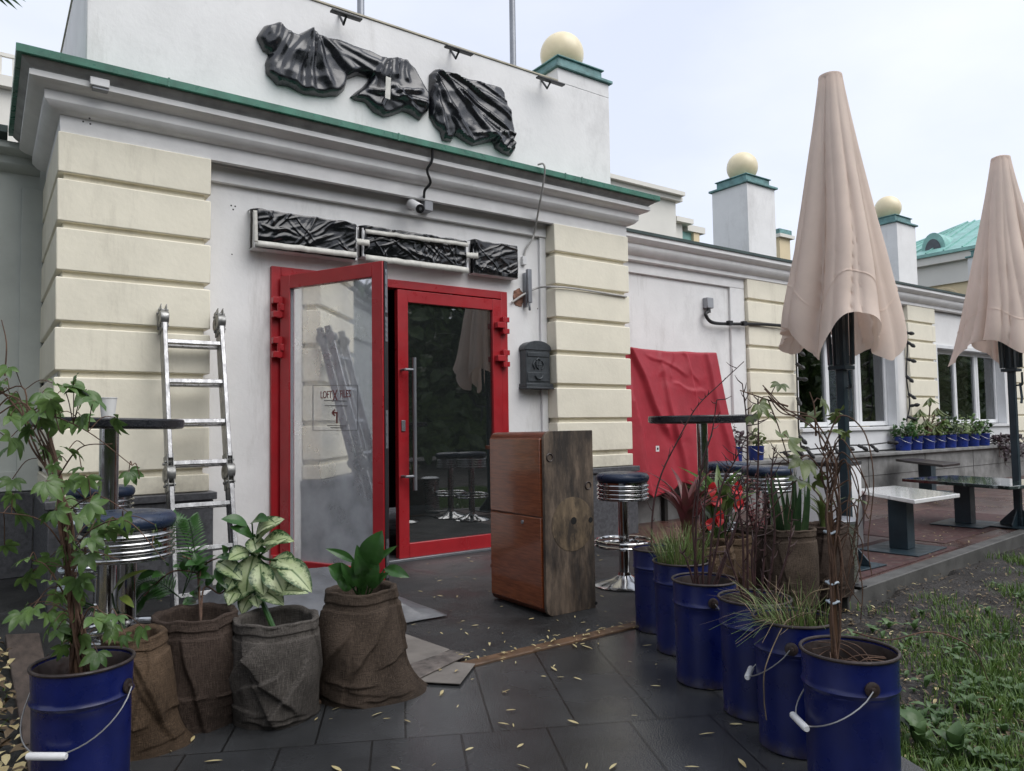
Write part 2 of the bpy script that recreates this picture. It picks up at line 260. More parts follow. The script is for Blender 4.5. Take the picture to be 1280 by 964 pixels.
# ------------------------------------------------------------------ mesh builder
class MB:
    def __init__(s): s.v = []; s.f = []; s.e = {}
    def vert(s, p, e=None):
        s.v.append(V(p))
        if e is not None: s.e[len(s.v)-1] = e
        return len(s.v)-1
    def face(s, pts): s.f.append([s.vert(p) for p in pts])
    def box(s, x0, x1, y0, y1, z0, z1): return s.hexa([(x0,y0),(x1,y0),(x1,y1),(x0,y1)], z0, z1)
    def hexa(s, poly, z0, z1):
        n = len(poly); a = [s.vert((p[0],p[1],z0)) for p in poly]; b = [s.vert((p[0],p[1],z1)) for p in poly]
        s.f.append(a[::-1]); s.f.append(b)
        for i in range(n): j = (i+1) % n; s.f.append([a[i],a[j],b[j],b[i]])
        return s
    def prism(s, pts, vec):
        vec = V(vec); n = len(pts); a = [s.vert(p) for p in pts]; b = [s.vert(V(p)+vec) for p in pts]
        s.f.append(a[::-1]); s.f.append(b)
        for i in range(n): j = (i+1) % n; s.f.append([a[i],a[j],b[j],b[i]])
        return s
    def obox(s, o, ax, ay, az, hx, hy, hz):
        """box centred at o with unit axes and half sizes"""
        o = V(o); ax, ay, az = V(ax)*hx, V(ay)*hy, V(az)*hz
        return s.prism([o-ax-ay-az, o+ax-ay-az, o+ax+ay-az, o-ax+ay-az], az*2)
    def tube(s, pts, r, n=8, cap=True):
        pts = [V(p) for p in pts]; rs = r if isinstance(r, (list, tuple)) else [r]*len(pts)
        t0 = (pts[1]-pts[0]).normalized(); nr = t0.orthogonal().normalized(); rings = []
        for i, p in enumerate(pts):
            t = (pts[min(i+1, len(pts)-1)]-pts[max(i-1, 0)])
            t = t.normalized() if t.length > 1e-9 else t0
            nr = (nr-t*nr.dot(t)); nr = nr.normalized() if nr.length > 1e-6 else t.orthogonal().normalized()
            bn = t.cross(nr)
            rings.append([s.vert(p+(nr*math.cos(a)+bn*math.sin(a))*rs[i]) for a in (2*math.pi*k/n for k in range(n))])
        for a, b in zip(rings, rings[1:]):
            for k in range(n): j = (k+1) % n; s.f.append([a[k],a[j],b[j],b[k]])
        if cap: s.f.append(rings[0][::-1]); s.f.append(rings[-1])
        return s
    def lathe(s, prof, n=40, c=(0,0,0), cap0=True, cap1=True, axis=None):
        c = V(c); rings = []
        A = axis.to_3x3() if axis else Matrix.Identity(3)
        for r, z in prof:
            rings.append([s.vert(c+A@V((r*math.cos(2*math.pi*k/n), r*math.sin(2*math.pi*k/n), z))) for k in range(n)])
        for a, b in zip(rings, rings[1:]):
            for k in range(n): j = (k+1) % n; s.f.append([a[k],a[j],b[j],b[k]])
        if cap0: s.f.append(rings[0][::-1])
        if cap1: s.f.append(rings[-1])
        return s
    def dent(s, k):
        for i, p in enumerate(s.v):
            h = math.hypot(p.x, p.y)
            if h > .05:
                f = 1-.030*max(0, N3(p.x*9+k*7, p.y*9, p.z*8)-.18)-.004*N3(p.x*30, p.y*30+k, p.z*30); s.v[i] = V((p.x*f, p.y*f, p.z))
        return s
    def grid(s, fn, nu, nv, closeu=False):
        ids = [[s.vert(fn(i/(nu if closeu else nu-1), j/(nv-1))) for i in range(nu)] for j in range(nv)]
        for j in range(nv-1):
            for i in range(nu if closeu else nu-1):
                k = (i+1) % nu; s.f.append([ids[j][i],ids[j][k],ids[j+1][k],ids[j+1][i]])
        return ids
    def leaf(s, base, tip, w, nrm=(0,0,1), fold=.25, droop=.15, n=7, shape=1., wave=0., cols=2):
        """a blade from base to tip: folded along its midrib, bent down towards the tip"""
        base, tip = V(base), V(tip); d = tip-base; L = d.length
        if L < 1e-6: return
        nrm = V(nrm); sd = d.cross(nrm)
        if sd.length < 1e-6: sd = d.cross(V((1,0,0)))
        sd.normalize(); nn = sd.cross(d).normalized(); prev = None
        for i in range(n+1):
            t = i/n; hw = w*.5*(math.sin(math.pi*min(1, t**shape*.97+.03))**.8)
            p = base+d*t+nn*(L*droop*math.sin(math.pi*t)); row = []
            for k in range(-cols, cols+1):
                u = k/cols
                q = p+sd*hw*u+nn*(abs(u)*hw*fold+wave*hw*math.sin(t*9+u*2)*abs(u))
                row.append(s.vert(q, abs(u)))
            if prev:
                for k in range(len(row)-1): s.f.append([prev[k],prev[k+1],row[k+1],row[k]])
            prev = row
    def palmate(s, c, d, size, rnd, n=5):
        d = V(d).normalized(); a = d.orthogonal().normalized(); b = d.cross(a)
        nn = (a*rnd.uniform(-1,1)+b*rnd.uniform(-1,1)+V((0,0,.9))).normalized()
        sd = d.cross(nn).normalized(); nn = sd.cross(d).normalized()
        for k in range(n):
            an = (k-(n-1)/2)*R(46); l = size*(1-.13*abs(k-(n-1)/2))*rnd.uniform(.85,1.1)
            dd = d*math.cos(an)+sd*math.sin(an)
            s.leaf(V(c)+dd*.06*size, V(c)+dd*l+V((0,0,-.18*size)), l*.46, nn, .25, .1, 5, .85)
    def build(s, name, mt, parent=None, smooth=35, bev=0, off=None, kind=None):
        o0 = V((0,0,0)) if off is None else V(off)
        if parent is not None and off is None:
            p = parent
            while p is not None: o0 += V(p.location); p = p.parent
        me = bpy.data.meshes.new(name); me.from_pydata([tuple(p-o0) for p in s.v], [], s.f)
        me.materials.append(mt); me.validate()
        if s.e:
            a = me.attributes.new('e', 'FLOAT', 'POINT')
            for i, x in s.e.items(): a.data[i].value = x
        if smooth:
            me.polygons.foreach_set('use_smooth', [True]*len(me.polygons)); me.set_sharp_from_angle(angle=R(smooth))
        o = bpy.data.objects.new(name, me); COL.objects.link(o)
        if parent is not None: o.parent = parent
        elif off is not None: o.location = o0
        if bev:
            b = o.modifiers.new('bevel', 'BEVEL'); b.width = bev; b.segments = 2; b.limit_method = 'ANGLE'; b.angle_limit = R(40); b.harden_normals = False
        if kind: o['kind'] = kind
        return o
def thing(name, label, cat, loc=(0,0,0), group=None):
    o = bpy.data.objects.new(name, None); COL.objects.link(o); o.location = loc; o.empty_display_size = .1
    o['label'] = label; o['category'] = cat
    if group: o['group'] = group
    return o
def tag(o, label, cat, group=None):
    o['label'] = label; o['category'] = cat
    if group: o['group'] = group
    return o
def copy_tree(o, parent=None):
    c = o.copy(); COL.objects.link(c); c.parent = parent
    for ch in list(o.children): copy_tree(ch, c)
    return c
def curve(pts, n=8):
    """Catmull-Rom through the points"""
    P = [V(p) for p in pts]; P = [P[0]*2-P[1]]+P+[P[-1]*2-P[-2]]; out = []
    for i in range(1, len(P)-2):
        for k in range(n):
            t = k/n; a, b, c, d = P[i-1:i+3]
            out.append(.5*((2*b)+(c-a)*t+(2*a-5*b+4*c-d)*t*t+(3*b-a-3*c+d)*t*t*t))
    out.append(P[-2]); return out
def N3(x, y, z): return noise.noise(V((x, y, z)))
# ================================================================== CAFE BUILDING
YP, YW, X0, X1 = 5.386, 5.55, .357, 5.337
PX = [(X0, 1.28), (4.37, X1)]
JZ = [2.74, 2.426, 2.113, 1.794, 1.4815, 1.156, .836]
B = thing('cafe_building', 'white and cream classical building with red double doors and green roof edge', 'building', (2.85, 5.6, 0))
# main front
w = MB()
w.box(X0+.03, 1.75, YW, 5.85, 0, 3.0); w.box(3.90, X1-.03, YW, 5.85, 0, 3.0); w.box(1.75, 3.90, YW, 5.85, 2.315, 3.0)
w.box(X0+.03, .6, 5.85, 9.5, 0, 3.0); w.box(5.1, X1-.03, 5.85, 9.5, 0, 3.0)
w.box(.6, 5.1, 9.2, 9.5, 0, 3.0); w.box(X0+.03, X1-.03, 5.5, 9.5, 3.0, 3.34)
w.build('wall', plaster, B)
w = MB(); w.box(1.284, 4.366, YW-.045, YW-.002, 2.885, 3.04); w.box(4.30, 4.369, YW-.03, YW-.002, .0, 2.884)
w.build('frieze_band', trimw, B, bev=.004)
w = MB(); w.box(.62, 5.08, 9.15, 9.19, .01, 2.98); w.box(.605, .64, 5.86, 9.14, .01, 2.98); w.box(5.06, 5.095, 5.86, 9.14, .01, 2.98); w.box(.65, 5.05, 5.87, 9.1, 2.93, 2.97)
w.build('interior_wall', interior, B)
def blocks(mb, x0, x1, yf, yb, tops, zb, g=.042, rec=.035, sides=(0, 0)):
    mb.box(x0+rec*sides[0], x1-rec*sides[1], yf+rec, yb, zb, tops[0]-.001)
    for i, zt in enumerate(tops):
        z0 = tops[i+1]+g if i+1 < len(tops) else zb
    zs = list(tops)
    z_hi = zs[0]
    for zj in zs[1:]+[None]:
        z_lo = zj if zj is not None else zb
        mb.box(x0, x1, yf, yb-.001, z_lo, z_hi); z_hi = (zj-g) if zj is not None else None
        if z_hi is None: break
for k, (a, b) in enumerate(PX):
    w = MB(); blocks(w, a, b, YP, YW-.001, [3.0]+JZ, .675, sides=(1, 1))
    if k == 0: blocks(w, a, a+.12, YW+.003, 6.85, [3.0]+JZ, .675, sides=(1, 0))
    else: blocks(w, b-.12, b, YW+.003, 6.12, [3.0]+JZ, .675, sides=(0, 1))
    w.build('pilaster', cream, B, bev=.008)
w = MB()
for k, (a, b) in enumerate(PX):
    w.box(a-.02, b+.02, YP-.035, YW-.003, 0, .62); w.box(a-.04, b+.04, YP-.055, YW-.004, .621, .672)
w.box(X0-.02, X0+.08, YW, 6.84, 0, .62); w.box(X1-.06, X1+.02, YW, 6.1, 0, .62)
w.box(-14, X0-.025, 6.80, 6.84, 0, .64)
w.build('plinth', granite, B, bev=.006)
PROF = [(-.03,2.99),(-.012,3.0),(-.012,3.03),(-.01,3.047),(-.01,3.109),(.02,3.115),(.05,3.13),(.078,3.160),(.08,3.164),(.08,3.222),(.095,3.226),(.125,3.235),(.155,3.25),(.165,3.257),(.165,3.291),(.15,3.296),(.15,3.31)]
def cornice(mb, prof, path):
    rows = [[mb.vert((x+mx*o, y+my*o, z)) for o, z in prof] for (x, y, mx, my) in path]
    for a, b in zip(rows, rows[1:]):
        for k in range(len(prof)-1): mb.f.append([a[k], b[k], b[k+1], a[k+1]])
P4 = [(X0,6.7,-1,0),(X0,YP,-1,-1),(X1,YP,1,-1),(X1,6.9,1,0)]
w = MB(); cornice(w, PROF, P4); w.build('cornice', trimw, B, smooth=25)
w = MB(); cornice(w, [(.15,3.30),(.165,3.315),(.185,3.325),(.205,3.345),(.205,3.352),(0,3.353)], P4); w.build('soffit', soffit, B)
w = MB(); cornice(w, [(.195,3.352),(.232,3.348),(.235,3.352),(.236,3.398),(.226,3.404),(-.3,3.44)], P4)
w.box(X0+.02, X1-.02, YP+.1, 9.4, 3.41, 3.43)
for x in (.95, 2.62, 4.32, 4.52): w.box(x, x+.012, YP-.239, YP-.225, 3.345, 3.405)
w.build('roof_edge', green, B)
# attic and pier with ball
w = MB(); w.box(.51, 5.175, 5.45, 7.5, 3.40, 4.43); w.box(4.50, 5.175, 5.449, 6.12, 4.43, 4.575); w.build('parapet', plaster, B, bev=.006)
w = MB(); w.box(.50, 4.495, 5.44, 7.5, 4.432, 4.445); w.build('parapet_coping', mat('stained_coping', (.50,.46,.36), .8, var=.25, vs=6), B)
def finial(x0, x1, y0, y1, z, gz, gr, wd=.03):
    c = MB(); c.box(x0-wd, x1+wd, y0-wd, y1+wd, z, z+.03); c.box(x0+.05, x1-.05, y0+.05, y1-.05, z+.031, z+.14); c.box(x0+.03, x1-.03, y0+.03, y1-.03, z+.141, z+.155)
    c.build('cap', copper, B, bev=.004)
    g = MB(); g.lathe([(.001+gr*math.sin(math.pi*k/24), -gr*math.cos(math.pi*k/24)) for k in range(25)], 48, ((x0+x1)/2, (y0+y1)/2, gz)); g.build('ball', globem, B)
finial(4.50, 5.175, 5.449, 6.12, 4.576, 4.93, .225)
# left wing, set back
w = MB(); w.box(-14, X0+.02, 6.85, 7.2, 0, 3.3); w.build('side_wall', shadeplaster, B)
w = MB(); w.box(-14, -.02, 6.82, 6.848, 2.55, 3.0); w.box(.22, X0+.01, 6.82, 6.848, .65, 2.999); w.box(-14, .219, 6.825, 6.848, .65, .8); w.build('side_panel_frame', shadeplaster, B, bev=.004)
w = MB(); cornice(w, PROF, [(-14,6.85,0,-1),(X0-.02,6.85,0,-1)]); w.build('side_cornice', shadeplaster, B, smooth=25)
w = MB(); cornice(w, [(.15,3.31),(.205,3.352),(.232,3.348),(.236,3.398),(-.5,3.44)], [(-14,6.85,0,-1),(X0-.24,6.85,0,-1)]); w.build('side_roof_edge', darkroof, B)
# ---- right wing
YR, YQ = 6.2, 6.12
WP = [(8.25, 9.32), (12.48, 13.42), (16.6, 17.6), (20.7, 21.7)]
WO = [(9.42, 12.12), (13.58, 16.3), (17.75, 20.5)]
w = MB(); xs = X1-.05
for a, b in WO:
    w.box(xs, a, YR, 6.6, 0, 3.02); w.box(a, b, YR, 6.6, 0, .98); w.box(a, b, YR, 6.6, 2.34, 3.02); xs = b
w.box(xs, 30, YR, 6.6, 0, 3.02); w.build('wing_wall', plaster, B)
w = MB(); w.box(X1+.01, 8.24, YR-.035, YR-.001, 2.86, 3.019); w.box(7.95, 8.24, YR-.034, YR-.001, .9, 2.859); w.box(X1+.01, 7.949, YR-.034, YR-.001, .61, 1.06)
w.build('panel_moulding', trimw, B, bev=.008)
for a, b in WP:
    w = MB(); blocks(w, a, b, YQ, YR-.001, [3.0]+JZ, .60, sides=(1, 1)); w.build('pilaster', cream, B, bev=.008)
PR2 = [(-.02,2.985),(.03,3.0),(.03,3.045),(.04,3.05),(.06,3.06),(.09,3.085),(.11,3.115),(.115,3.13),(.115,3.165),(.13,3.168),(.16,3.19),(.185,3.215),(.185,3.262),(.18,3.27)]
PR2 = [(o+.06, z) for o, z in PR2]
w = MB(); cornice(w, PR2, [(X1+.005,YR,0,-1),(30,YR,0,-1)]); w.build('wing_cornice', trimw, B, smooth=25)
w = MB(); cornice(w, [(.235,3.262),(.262,3.262),(.264,3.296),(-.4,3.345),(-.4,3.2)], [(X1+.005,YR,0,-1),(30,YR,0,-1)]); w.build('wing_roof_edge', darkroof, B)
w = MB(); w.box(X1, 30, 6.55, 9.5, 3.0, 3.36); w.build('wing_roof', darkroof, B)
for (a, b, yf, zt) in ((8.72, 9.36, 6.42, 4.47), (12.85, 13.5, 6.42, 4.52), (17.0, 17.65, 6.42, 4.5)):
    w = MB(); w.box(a, b, yf, yf+.62, 3.3, zt); w.build('pedestal', plaster, B, bev=.005)
    finial(a, b, yf, yf+.62, zt+.001, zt+.36, .222, .035)
# ledge of the wing
w = MB(); w.box(5.75, 30, 5.86, YR-.002, -.1, .555); w.build('ledge_wall', concrete, B)
w = MB(); w.box(5.72, 30, 5.80, YR-.036, .556, .60); w.build('ledge_slab', concrete, B, bev=.006)
w = MB()
for x in (7.2, 8.9, 10.6, 12.3, 14.0, 15.7): w.box(x, x+.008, 5.856, 5.859, 0, .55)
w.box(5.75, 30, 5.856, 5.8585, .27, .276); w.build('ledge_joint', stain, B)
for a, b in WO:
    wn = MB(); y0, y1 = 6.33, 6.40; z0, z1 = 1.0, 2.335; m1, m2 = a+(b-a)*.36, a+(b-a)*.68
    for xa, xb in ((a, a+.07), (m1-.045, m1+.045), (m2-.08, m2-.005), (m2+.005, m2+.08), (b-.07, b)): wn.box(xa, xb, y0, y1, z0, z1)
    wn.box(a+.071, b-.071, y0+.004, y1-.004, z0, z0+.07); wn.box(a+.071, b-.071, y0+.004, y1-.004, z1-.07, z1)
    fr = wn.build('window', pvcw, B, bev=.006)
    g = MB(); g.box(a+.05, b-.05, 6.36, 6.37, z0+.05, z1-.05); g.build('glass', glass_win, fr)
    s_ = MB(); s_.box(a-.05, b+.06, YR-.10, 6.33, .935, .985); s_.box(a-.03, b+.04, YR-.06, YR-.003, .62, .934); s_.build('sill', pvcw, fr, bev=.006)
    t_ = MB(); t_.box(a-.06, a+.005, YR-.02, 6.328, .99, 2.40); t_.box(b-.005, b+.08, YR-.02, 6.328, .99, 2.40); t_.box(a+.006, b-.006, YR-.02, 6.328, 2.337, 2.40); t_.build('surround', pvcw, fr, bev=.004)
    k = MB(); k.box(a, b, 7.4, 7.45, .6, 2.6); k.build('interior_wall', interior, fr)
# ---- door
fr = MB(); fy0, fy1 = 5.515, 5.62
fr.box(1.745, 1.815, fy0, fy1, .0, 2.318); fr.box(3.835, 3.905, fy0, fy1, .0, 2.318); fr.box(1.816, 3.834, fy0, fy1, 2.248, 2.318)
fr.build('door_frame', redm, B, bev=.004)
t_ = MB(); t_.box(1.82, 3.83, 5.47, 5.7, .0, .022); t_.build('threshold', steelgrey, B, bev=.003)
def leafdoor(o, dx, w, h, z0, th=.06, st=.095, tr=.10, br=.115, dent=1):
    """door leaf whose hinge stile starts at o and runs along dx; the normal to the outside is nn"""
    o = V(o); dx = V(dx).normalized(); nn = V((dx.y, -dx.x, 0)); Z = V((0,0,1)); mb = MB()
    def pc(u0, u1, v0, v1, d0=0, d1=th, mbx=None):
        c = o+dx*((u0+u1)/2)+Z*(z0+(v0+v1)/2)-nn*((d0+d1)/2)
        (mbx or mb).obox(c, dx, nn, Z, (u1-u0)/2, (d1-d0)/2, (v1-v0)/2)
    pc(0, st, 0, h); pc(w-st, w, 0, h); pc(st+.0005, w-st-.0005, 0, br, .001, th-.001); pc(st+.0005, w-st-.0005, h-tr, h, .001, th-.001)
    return mb, pc, o, dx, nn
ANG = R(65)
d1 = V((math.cos(ANG), -math.sin(ANG), 0)); LW = .975
mb, pc, o, dx, nn = leafdoor((1.80, 5.485, 0), d1, LW, 2.215, .022)
L1 = mb.build('door', redm, B, bev=.003)
g = MB(); pc(.085, LW-.085, .10, 2.13, .026, .034, g); g.build('pane', glass_leaf, L1)
g = MB(); pc(.089, .097, .11, 2.12, .012, .025, g); pc(LW-.097, LW-.089, .11, 2.12, .012, .025, g); g.build('glazing_bead', greyp, L1)
g = MB(); pc(LW+.0005, LW+.006, .0, 2.215, .012, .05, g); g.build('edge_channel', blackp, L1)
for v0, v1 in ((1.86, 2.16), (1.66, 1.83), (.93, 1.19), (.06, .32)):
    g = MB(); pc(LW+.007, LW+.010, v0, v1, .018, .042, g)
    for k in range(4): vv = v0+.03+(v1-v0-.06)*k/3; pc(LW+.0105, LW+.014, vv-.008, vv+.008, .024, .036, g)
    g.build('lock_plate', steelgrey, L1)
# lettering of the notice on the glass
def text(body, size, u, v, mt, parent, sx=1.0):
    cu = bpy.data.curves.new('tmp', 'FONT'); cu.body = body; cu.size = size; cu.align_x = 'CENTER'; cu.extrude = .0006
    t = bpy.data.objects.new('tmp', cu); COL.objects.link(t)
    bpy.context.view_layer.update()
    me = bpy.data.meshes.new_from_object(t.evaluated_get(bpy.context.evaluated_depsgraph_get()))
    q = MB()
    for vv in me.vertices: q.v.append(o+dx*(u+vv.co.x*sx)+V((0,0,1))*(v+vv.co.y)-nn*(.0245-vv.co.z))
    q.f = [list(p.vertices) for p in me.polygons]
    bpy.data.objects.remove(t); bpy.data.curves.remove(cu)
    return q.build('lettering', mt, parent, smooth=0)
def onleaf(x, y):
    d = ray(x, y); n3 = nn; t = ((o-nn*.024)-CAM).dot(n3)/d.dot(n3); p = CAM+d*t; return (p-o).dot(dx), p.z
u1, v1 = onleaf(403, 498); u2, v2 = onleaf(414, 498); u3, _ = onleaf(437, 498)
text('LOFT', .075, (onleaf(407.5,498)[0]), v1+.0, redink, L1, .62); text('X', .12, (onleaf(418.6,498)[0]), v1-.025, redink, L1, .62); text('FILES', .075, (onleaf(431.5,498)[0]), v1-.0, redink, L1, .62)
q = MB(); Z = V((0,0,1))
def stroke(x0, y0, x1, y1, wd, mbx):
    a = onleaf(x0, y0); b = onleaf(x1, y1); p = o+dx*a[0]+Z*a[1]-nn*.0242; r_ = o+dx*b[0]+Z*b[1]-nn*.0242
    d = (r_-p).normalized(); s_ = d.cross(nn); mbx.prism([p-s_*wd/2, r_-s_*wd/2, r_+s_*wd/2, p+s_*wd/2], nn*.001)
stroke(421, 529, 421, 517, .012, q); stroke(422, 516, 416, 516, .012, q); stroke(415, 516, 418.5, 512, .010, q); stroke(415, 516, 418.5, 520, .010, q)
q.build('arrow', redink, L1)
q = MB()
for a in ((405,500.5,434,501.5),(406,507,434,507.5),(409,532,433,532.5),(413,534.7,429,535)): stroke(*a, .006, q)
for a in ((391,482,447,481.5),(447,481.5,447,538),(447,538,391,538),(391,538,391,482)): stroke(*a, .003, q)
q.build('notice_lines', greyink, L1)
mb, pc, o2, dx2, nn2 = leafdoor((2.785, 5.505, 0), (1,0,0), 1.045, 2.215, .022)
o_s, dx_s, nn_s = o2, dx2, nn2
L2 = mb.build('door', redm, B, bev=.003)
g = MB(); pc(.085, .96, .10, 2.13, .026, .034, g); g.build('pane', glass_door, L2)
hp = lambda x, y: at(x, y, 'Y', 5.43)
a, b = hp(518.5, 447), hp(518.5, 613); a.x = b.x = (a.x+b.x)/2
g = MB(); g.tube([a, b], .016, 14)
for x, y in ((510, 462), (510, 596)):
    z = hp(x, y).z; g.tube([V((a.x, 5.43, z)), V((a.x-.085, 5.43, z))], .011, 10); g.tube([V((a.x-.083, 5.425, z)), V((a.x-.083, 5.506, z))], .011, 10)
g.build('handle', steelgrey, L2)
g = MB(); g.box(2.81, 2.845, 5.495, 5.505, 1.06, 1.15); g.build('keyhole_plate', steelgrey, L2, bev=.002)
for z in (2.00, 1.70, .10):
    for par, x, s in ((L1, 1.79, 1), (L2, 3.835, -1)):
        g = MB(); g.box(x-.05*(s>0)-.02*(s<0), x+.02*(s>0)+.05*(s<0), 5.455, 5.514, z-.075, z-.03); g.box(x-.05*(s>0)-.02*(s<0), x+.02*(s>0)+.05*(s<0), 5.455, 5.514, z+.03, z+.075)
        g.box(min(x+s*.0, x+s*.085), max(x+s*.0, x+s*.085), 5.448, 5.503 if s < 0 else 5.50, z-.026, z+.026)
        g.tube([(x, 5.47, z-.08), (x, 5.47, z+.08)], .018, 12); g.build('hinge', redm, par, bev=.003)
# holes and broken plaster
w = MB()
for x, y, r in ((289,257,.006),(294,258,.006),(291.5,262,.006),(672,386,.006),(678,386,.006),(290,318,.005)):
    p = at(x, y, 'Y', YW-.001); w.lathe([(r, 0), (r*.8, .002)], 8, p, axis=Matrix.Rotation(R(90), 4, 'X'))
for x, y in ((104,152),(113,155),(112,148)):
    p = at(x, y, 'Y', YP-.082); w.lathe([(.006, 0), (.005, .002)], 8, p, axis=Matrix.Rotation(R(90), 4, 'X'))
w.build('drill_hole', stain, B, smooth=0)
w = MB(); c = at(648, 372, 'Y', YW-.002); pts = []
for k in range(18):
    a = 2*math.pi*k/18; r = .075*(1+.3*N3(math.cos(a)*2, math.sin(a)*2, 3)); pts.append(c+V((r*math.cos(a)*.85, 0, r*math.sin(a)*1.1)))
w.prism(pts, (0, -.004, 0)); w.build('broken_plaster', brickm, B, smooth=0)
# ================================================================== THINGS ON THE FRONT
def onwall(pts, Y): return [at(x, y, 'Y', Y) for x, y in pts]
def wrapped(outline, Y, D, spine, seed, folds=(), sub=1, ang=0, cell=.0115):
    """draped film: a fine cloth grid cut to the outline, standing D proud of the wall and pinched to it round the edge"""
    P = [(p.x, p.z) for p in onwall(outline, Y)]; n = len(P)
    Q = []
    for i in range(n):
        a, b = P[i], P[(i+1) % n]
        for k in range(4): Q.append((a[0]+(b[0]-a[0])*k/4+.006*N3(i+k*.25, seed, 1), a[1]+(b[1]-a[1])*k/4+.006*N3(i+k*.25, seed, 5)))
    n = len(Q)
    def inside(x, z):
        r = False
        for i in range(n):
            (x1, z1), (x2, z2) = Q[i], Q[i-1]
            if (z1 > z) != (z2 > z) and x < (x2-x1)*(z-z1)/(z2-z1)+x1: r = not r
        return r
    def near(x, z):
        bd = 9; bp = None
        for i in range(n):
            (x1, z1), (x2, z2) = Q[i], Q[i-1]; dx_, dz_ = x2-x1, z2-z1; t = max(0, min(1, ((x-x1)*dx_+(z-z1)*dz_)/(dx_*dx_+dz_*dz_+1e-12)))
            d = math.hypot(x-x1-t*dx_, z-z1-t*dz_)
            if d < bd: bd = d; bp = (x1+t*dx_, z1+t*dz_)
        return bd, bp
    FS = []
    for (xa, ya, xb, yb, w0, w1, hh) in folds:
        a, b = at(xa, ya, 'Y', Y), at(xb, yb, 'Y', Y); FS.append((a.x, a.z, b.x-a.x, b.z-a.z, w0, w1, hh))
    def depth(x, z, bd):
        e = min(1, bd/.035); d = D*(1-(1-e)**2.0)+.018*e*N3(x*3.1, z*3.1, seed)
        d += e*(.034*noise.voronoi(V((x*4+z*3+.5*N3(x*4,z*4,2), z*5-x*2, seed)))[0][0]+.004*noise.voronoi(V((x*13, z*11+x*4, seed+4)))[0][0]-.010)
        for (ax, az, dx_, dz_, w0, w1, hh) in FS:
            L2 = dx_*dx_+dz_*dz_; s_ = ((x-ax)*dx_+(z-az)*dz_)/L2
            if -.1 < s_ < 1.1:
                ds = ((x-ax)*dz_-(z-az)*dx_)/math.sqrt(L2)+.014*N3(s_*2.5, ax*9, az*5); ww = w0+(w1-w0)*max(0, min(1, s_)); q = abs(ds)/ww
                if q < 1: d += hh*.42*(.5+.5*math.cos(math.pi*q))*min(1, (s_+.1)*8)*min(1, (1.1-s_)*6)*min(1, .25+bd/.03)
        return d
    x0, x1 = min(p[0] for p in Q), max(p[0] for p in Q); z0, z1 = min(p[1] for p in Q), max(p[1] for p in Q)
    nx, nz_ = int((x1-x0)/cell)+2, int((z1-z0)/cell)+2; mb = MB(); ins = {}; ids = {}
    for j in range(nz_+1):
        for i in range(nx+1): ins[i, j] = inside(x0+i*cell, z0+j*cell)
    def vid(i, j):
        if (i, j) not in ids:
            x, z = x0+i*cell, z0+j*cell; bd, bp = near(x, z)
            if ins[i, j]: ids[i, j] = mb.vert((x, Y-.004-depth(x, z, bd), z))
            else: ids[i, j] = mb.vert((bp[0], Y-.002, bp[1]))
        return ids[i, j]
    for j in range(nz_):
        for i in range(nx):
            c = [(i, j), (i+1, j), (i+1, j+1), (i, j+1)]
            if any(ins[k] for k in c): mb.f.append([vid(*k) for k in c])
    return mb
gw = 'film-wrapped letters on the attic'
T = thing('wrapped_sign', 'large torn black plastic film hanging over letters on the white attic wall', 'covered sign', at(430, 95, 'Y', 5.44), gw)
O1 = [(320,48),(330,33),(345,29),(360,40),(372,44),(384,38),(397,46),(420,50),(440,58),(460,64),(478,73),(497,73),(508,78),(517,86),(526,104),(535,120),(534,140),(524,151),(516,146),(503,140),(490,145),(478,147),(466,141),(455,128),(444,126),(437,122),(452,110),(462,98),(446,95),(433,100),(430,113),(421,121),(404,122),(380,119),(360,109),(345,107),(332,93),(331,80),(336,68),(328,64)]
wrapped(O1, 5.445, .055, [(338,60),(365,72),(395,82),(430,78),(470,90),(490,112),(515,122)], 3, [(384,40,345,104,.03,.09,.07),(385,40,362,116,.02,.07,.06),(386,40,385,118,.02,.06,.06),(388,40,408,112,.02,.07,.06),(390,42,440,96,.02,.08,.05),(350,32,338,60,.03,.04,.04),(362,40,340,85,.02,.05,.04),(478,75,468,98,.03,.04,.05),(484,78,480,104,.02,.03,.05),(492,76,492,100,.02,.03,.05),(502,78,505,105,.03,.04,.05),(470,120,520,118,.03,.03,.05),(460,116,530,134,.03,.04,.06),(485,110,470,138,.02,.06,.05),(490,112,515,143,.03,.05,.05),(420,58,470,84,.05,.04,.04),(400,55,460,92,.05,.03,.03)], sub=9).build('plastic_film', film, T, smooth=50)
q = MB(); p = at(485, 110, 'Y', 5.30); q.obox(p, V((1,0,-.1)).normalized(), (0,1,0), (0.05,0,1), .022, .002, .09); q.build('tape_strip', tape, T)
T = thing('wrapped_sign', 'smaller squarish bundle of black plastic film at the right on the attic wall', 'covered sign', at(590, 140, 'Y', 5.44), gw)
O2 = [(536,94),(544,87),(556,91),(575,97),(600,104),(622,110),(629,118),(631,130),(636,148),(641,165),(640,175),(642,190),(637,196),(626,192),(618,186),(616,178),(604,180),(590,183),(577,176),(568,170),(563,178),(552,176),(549,165),(541,156),(536,146),(535,125)]
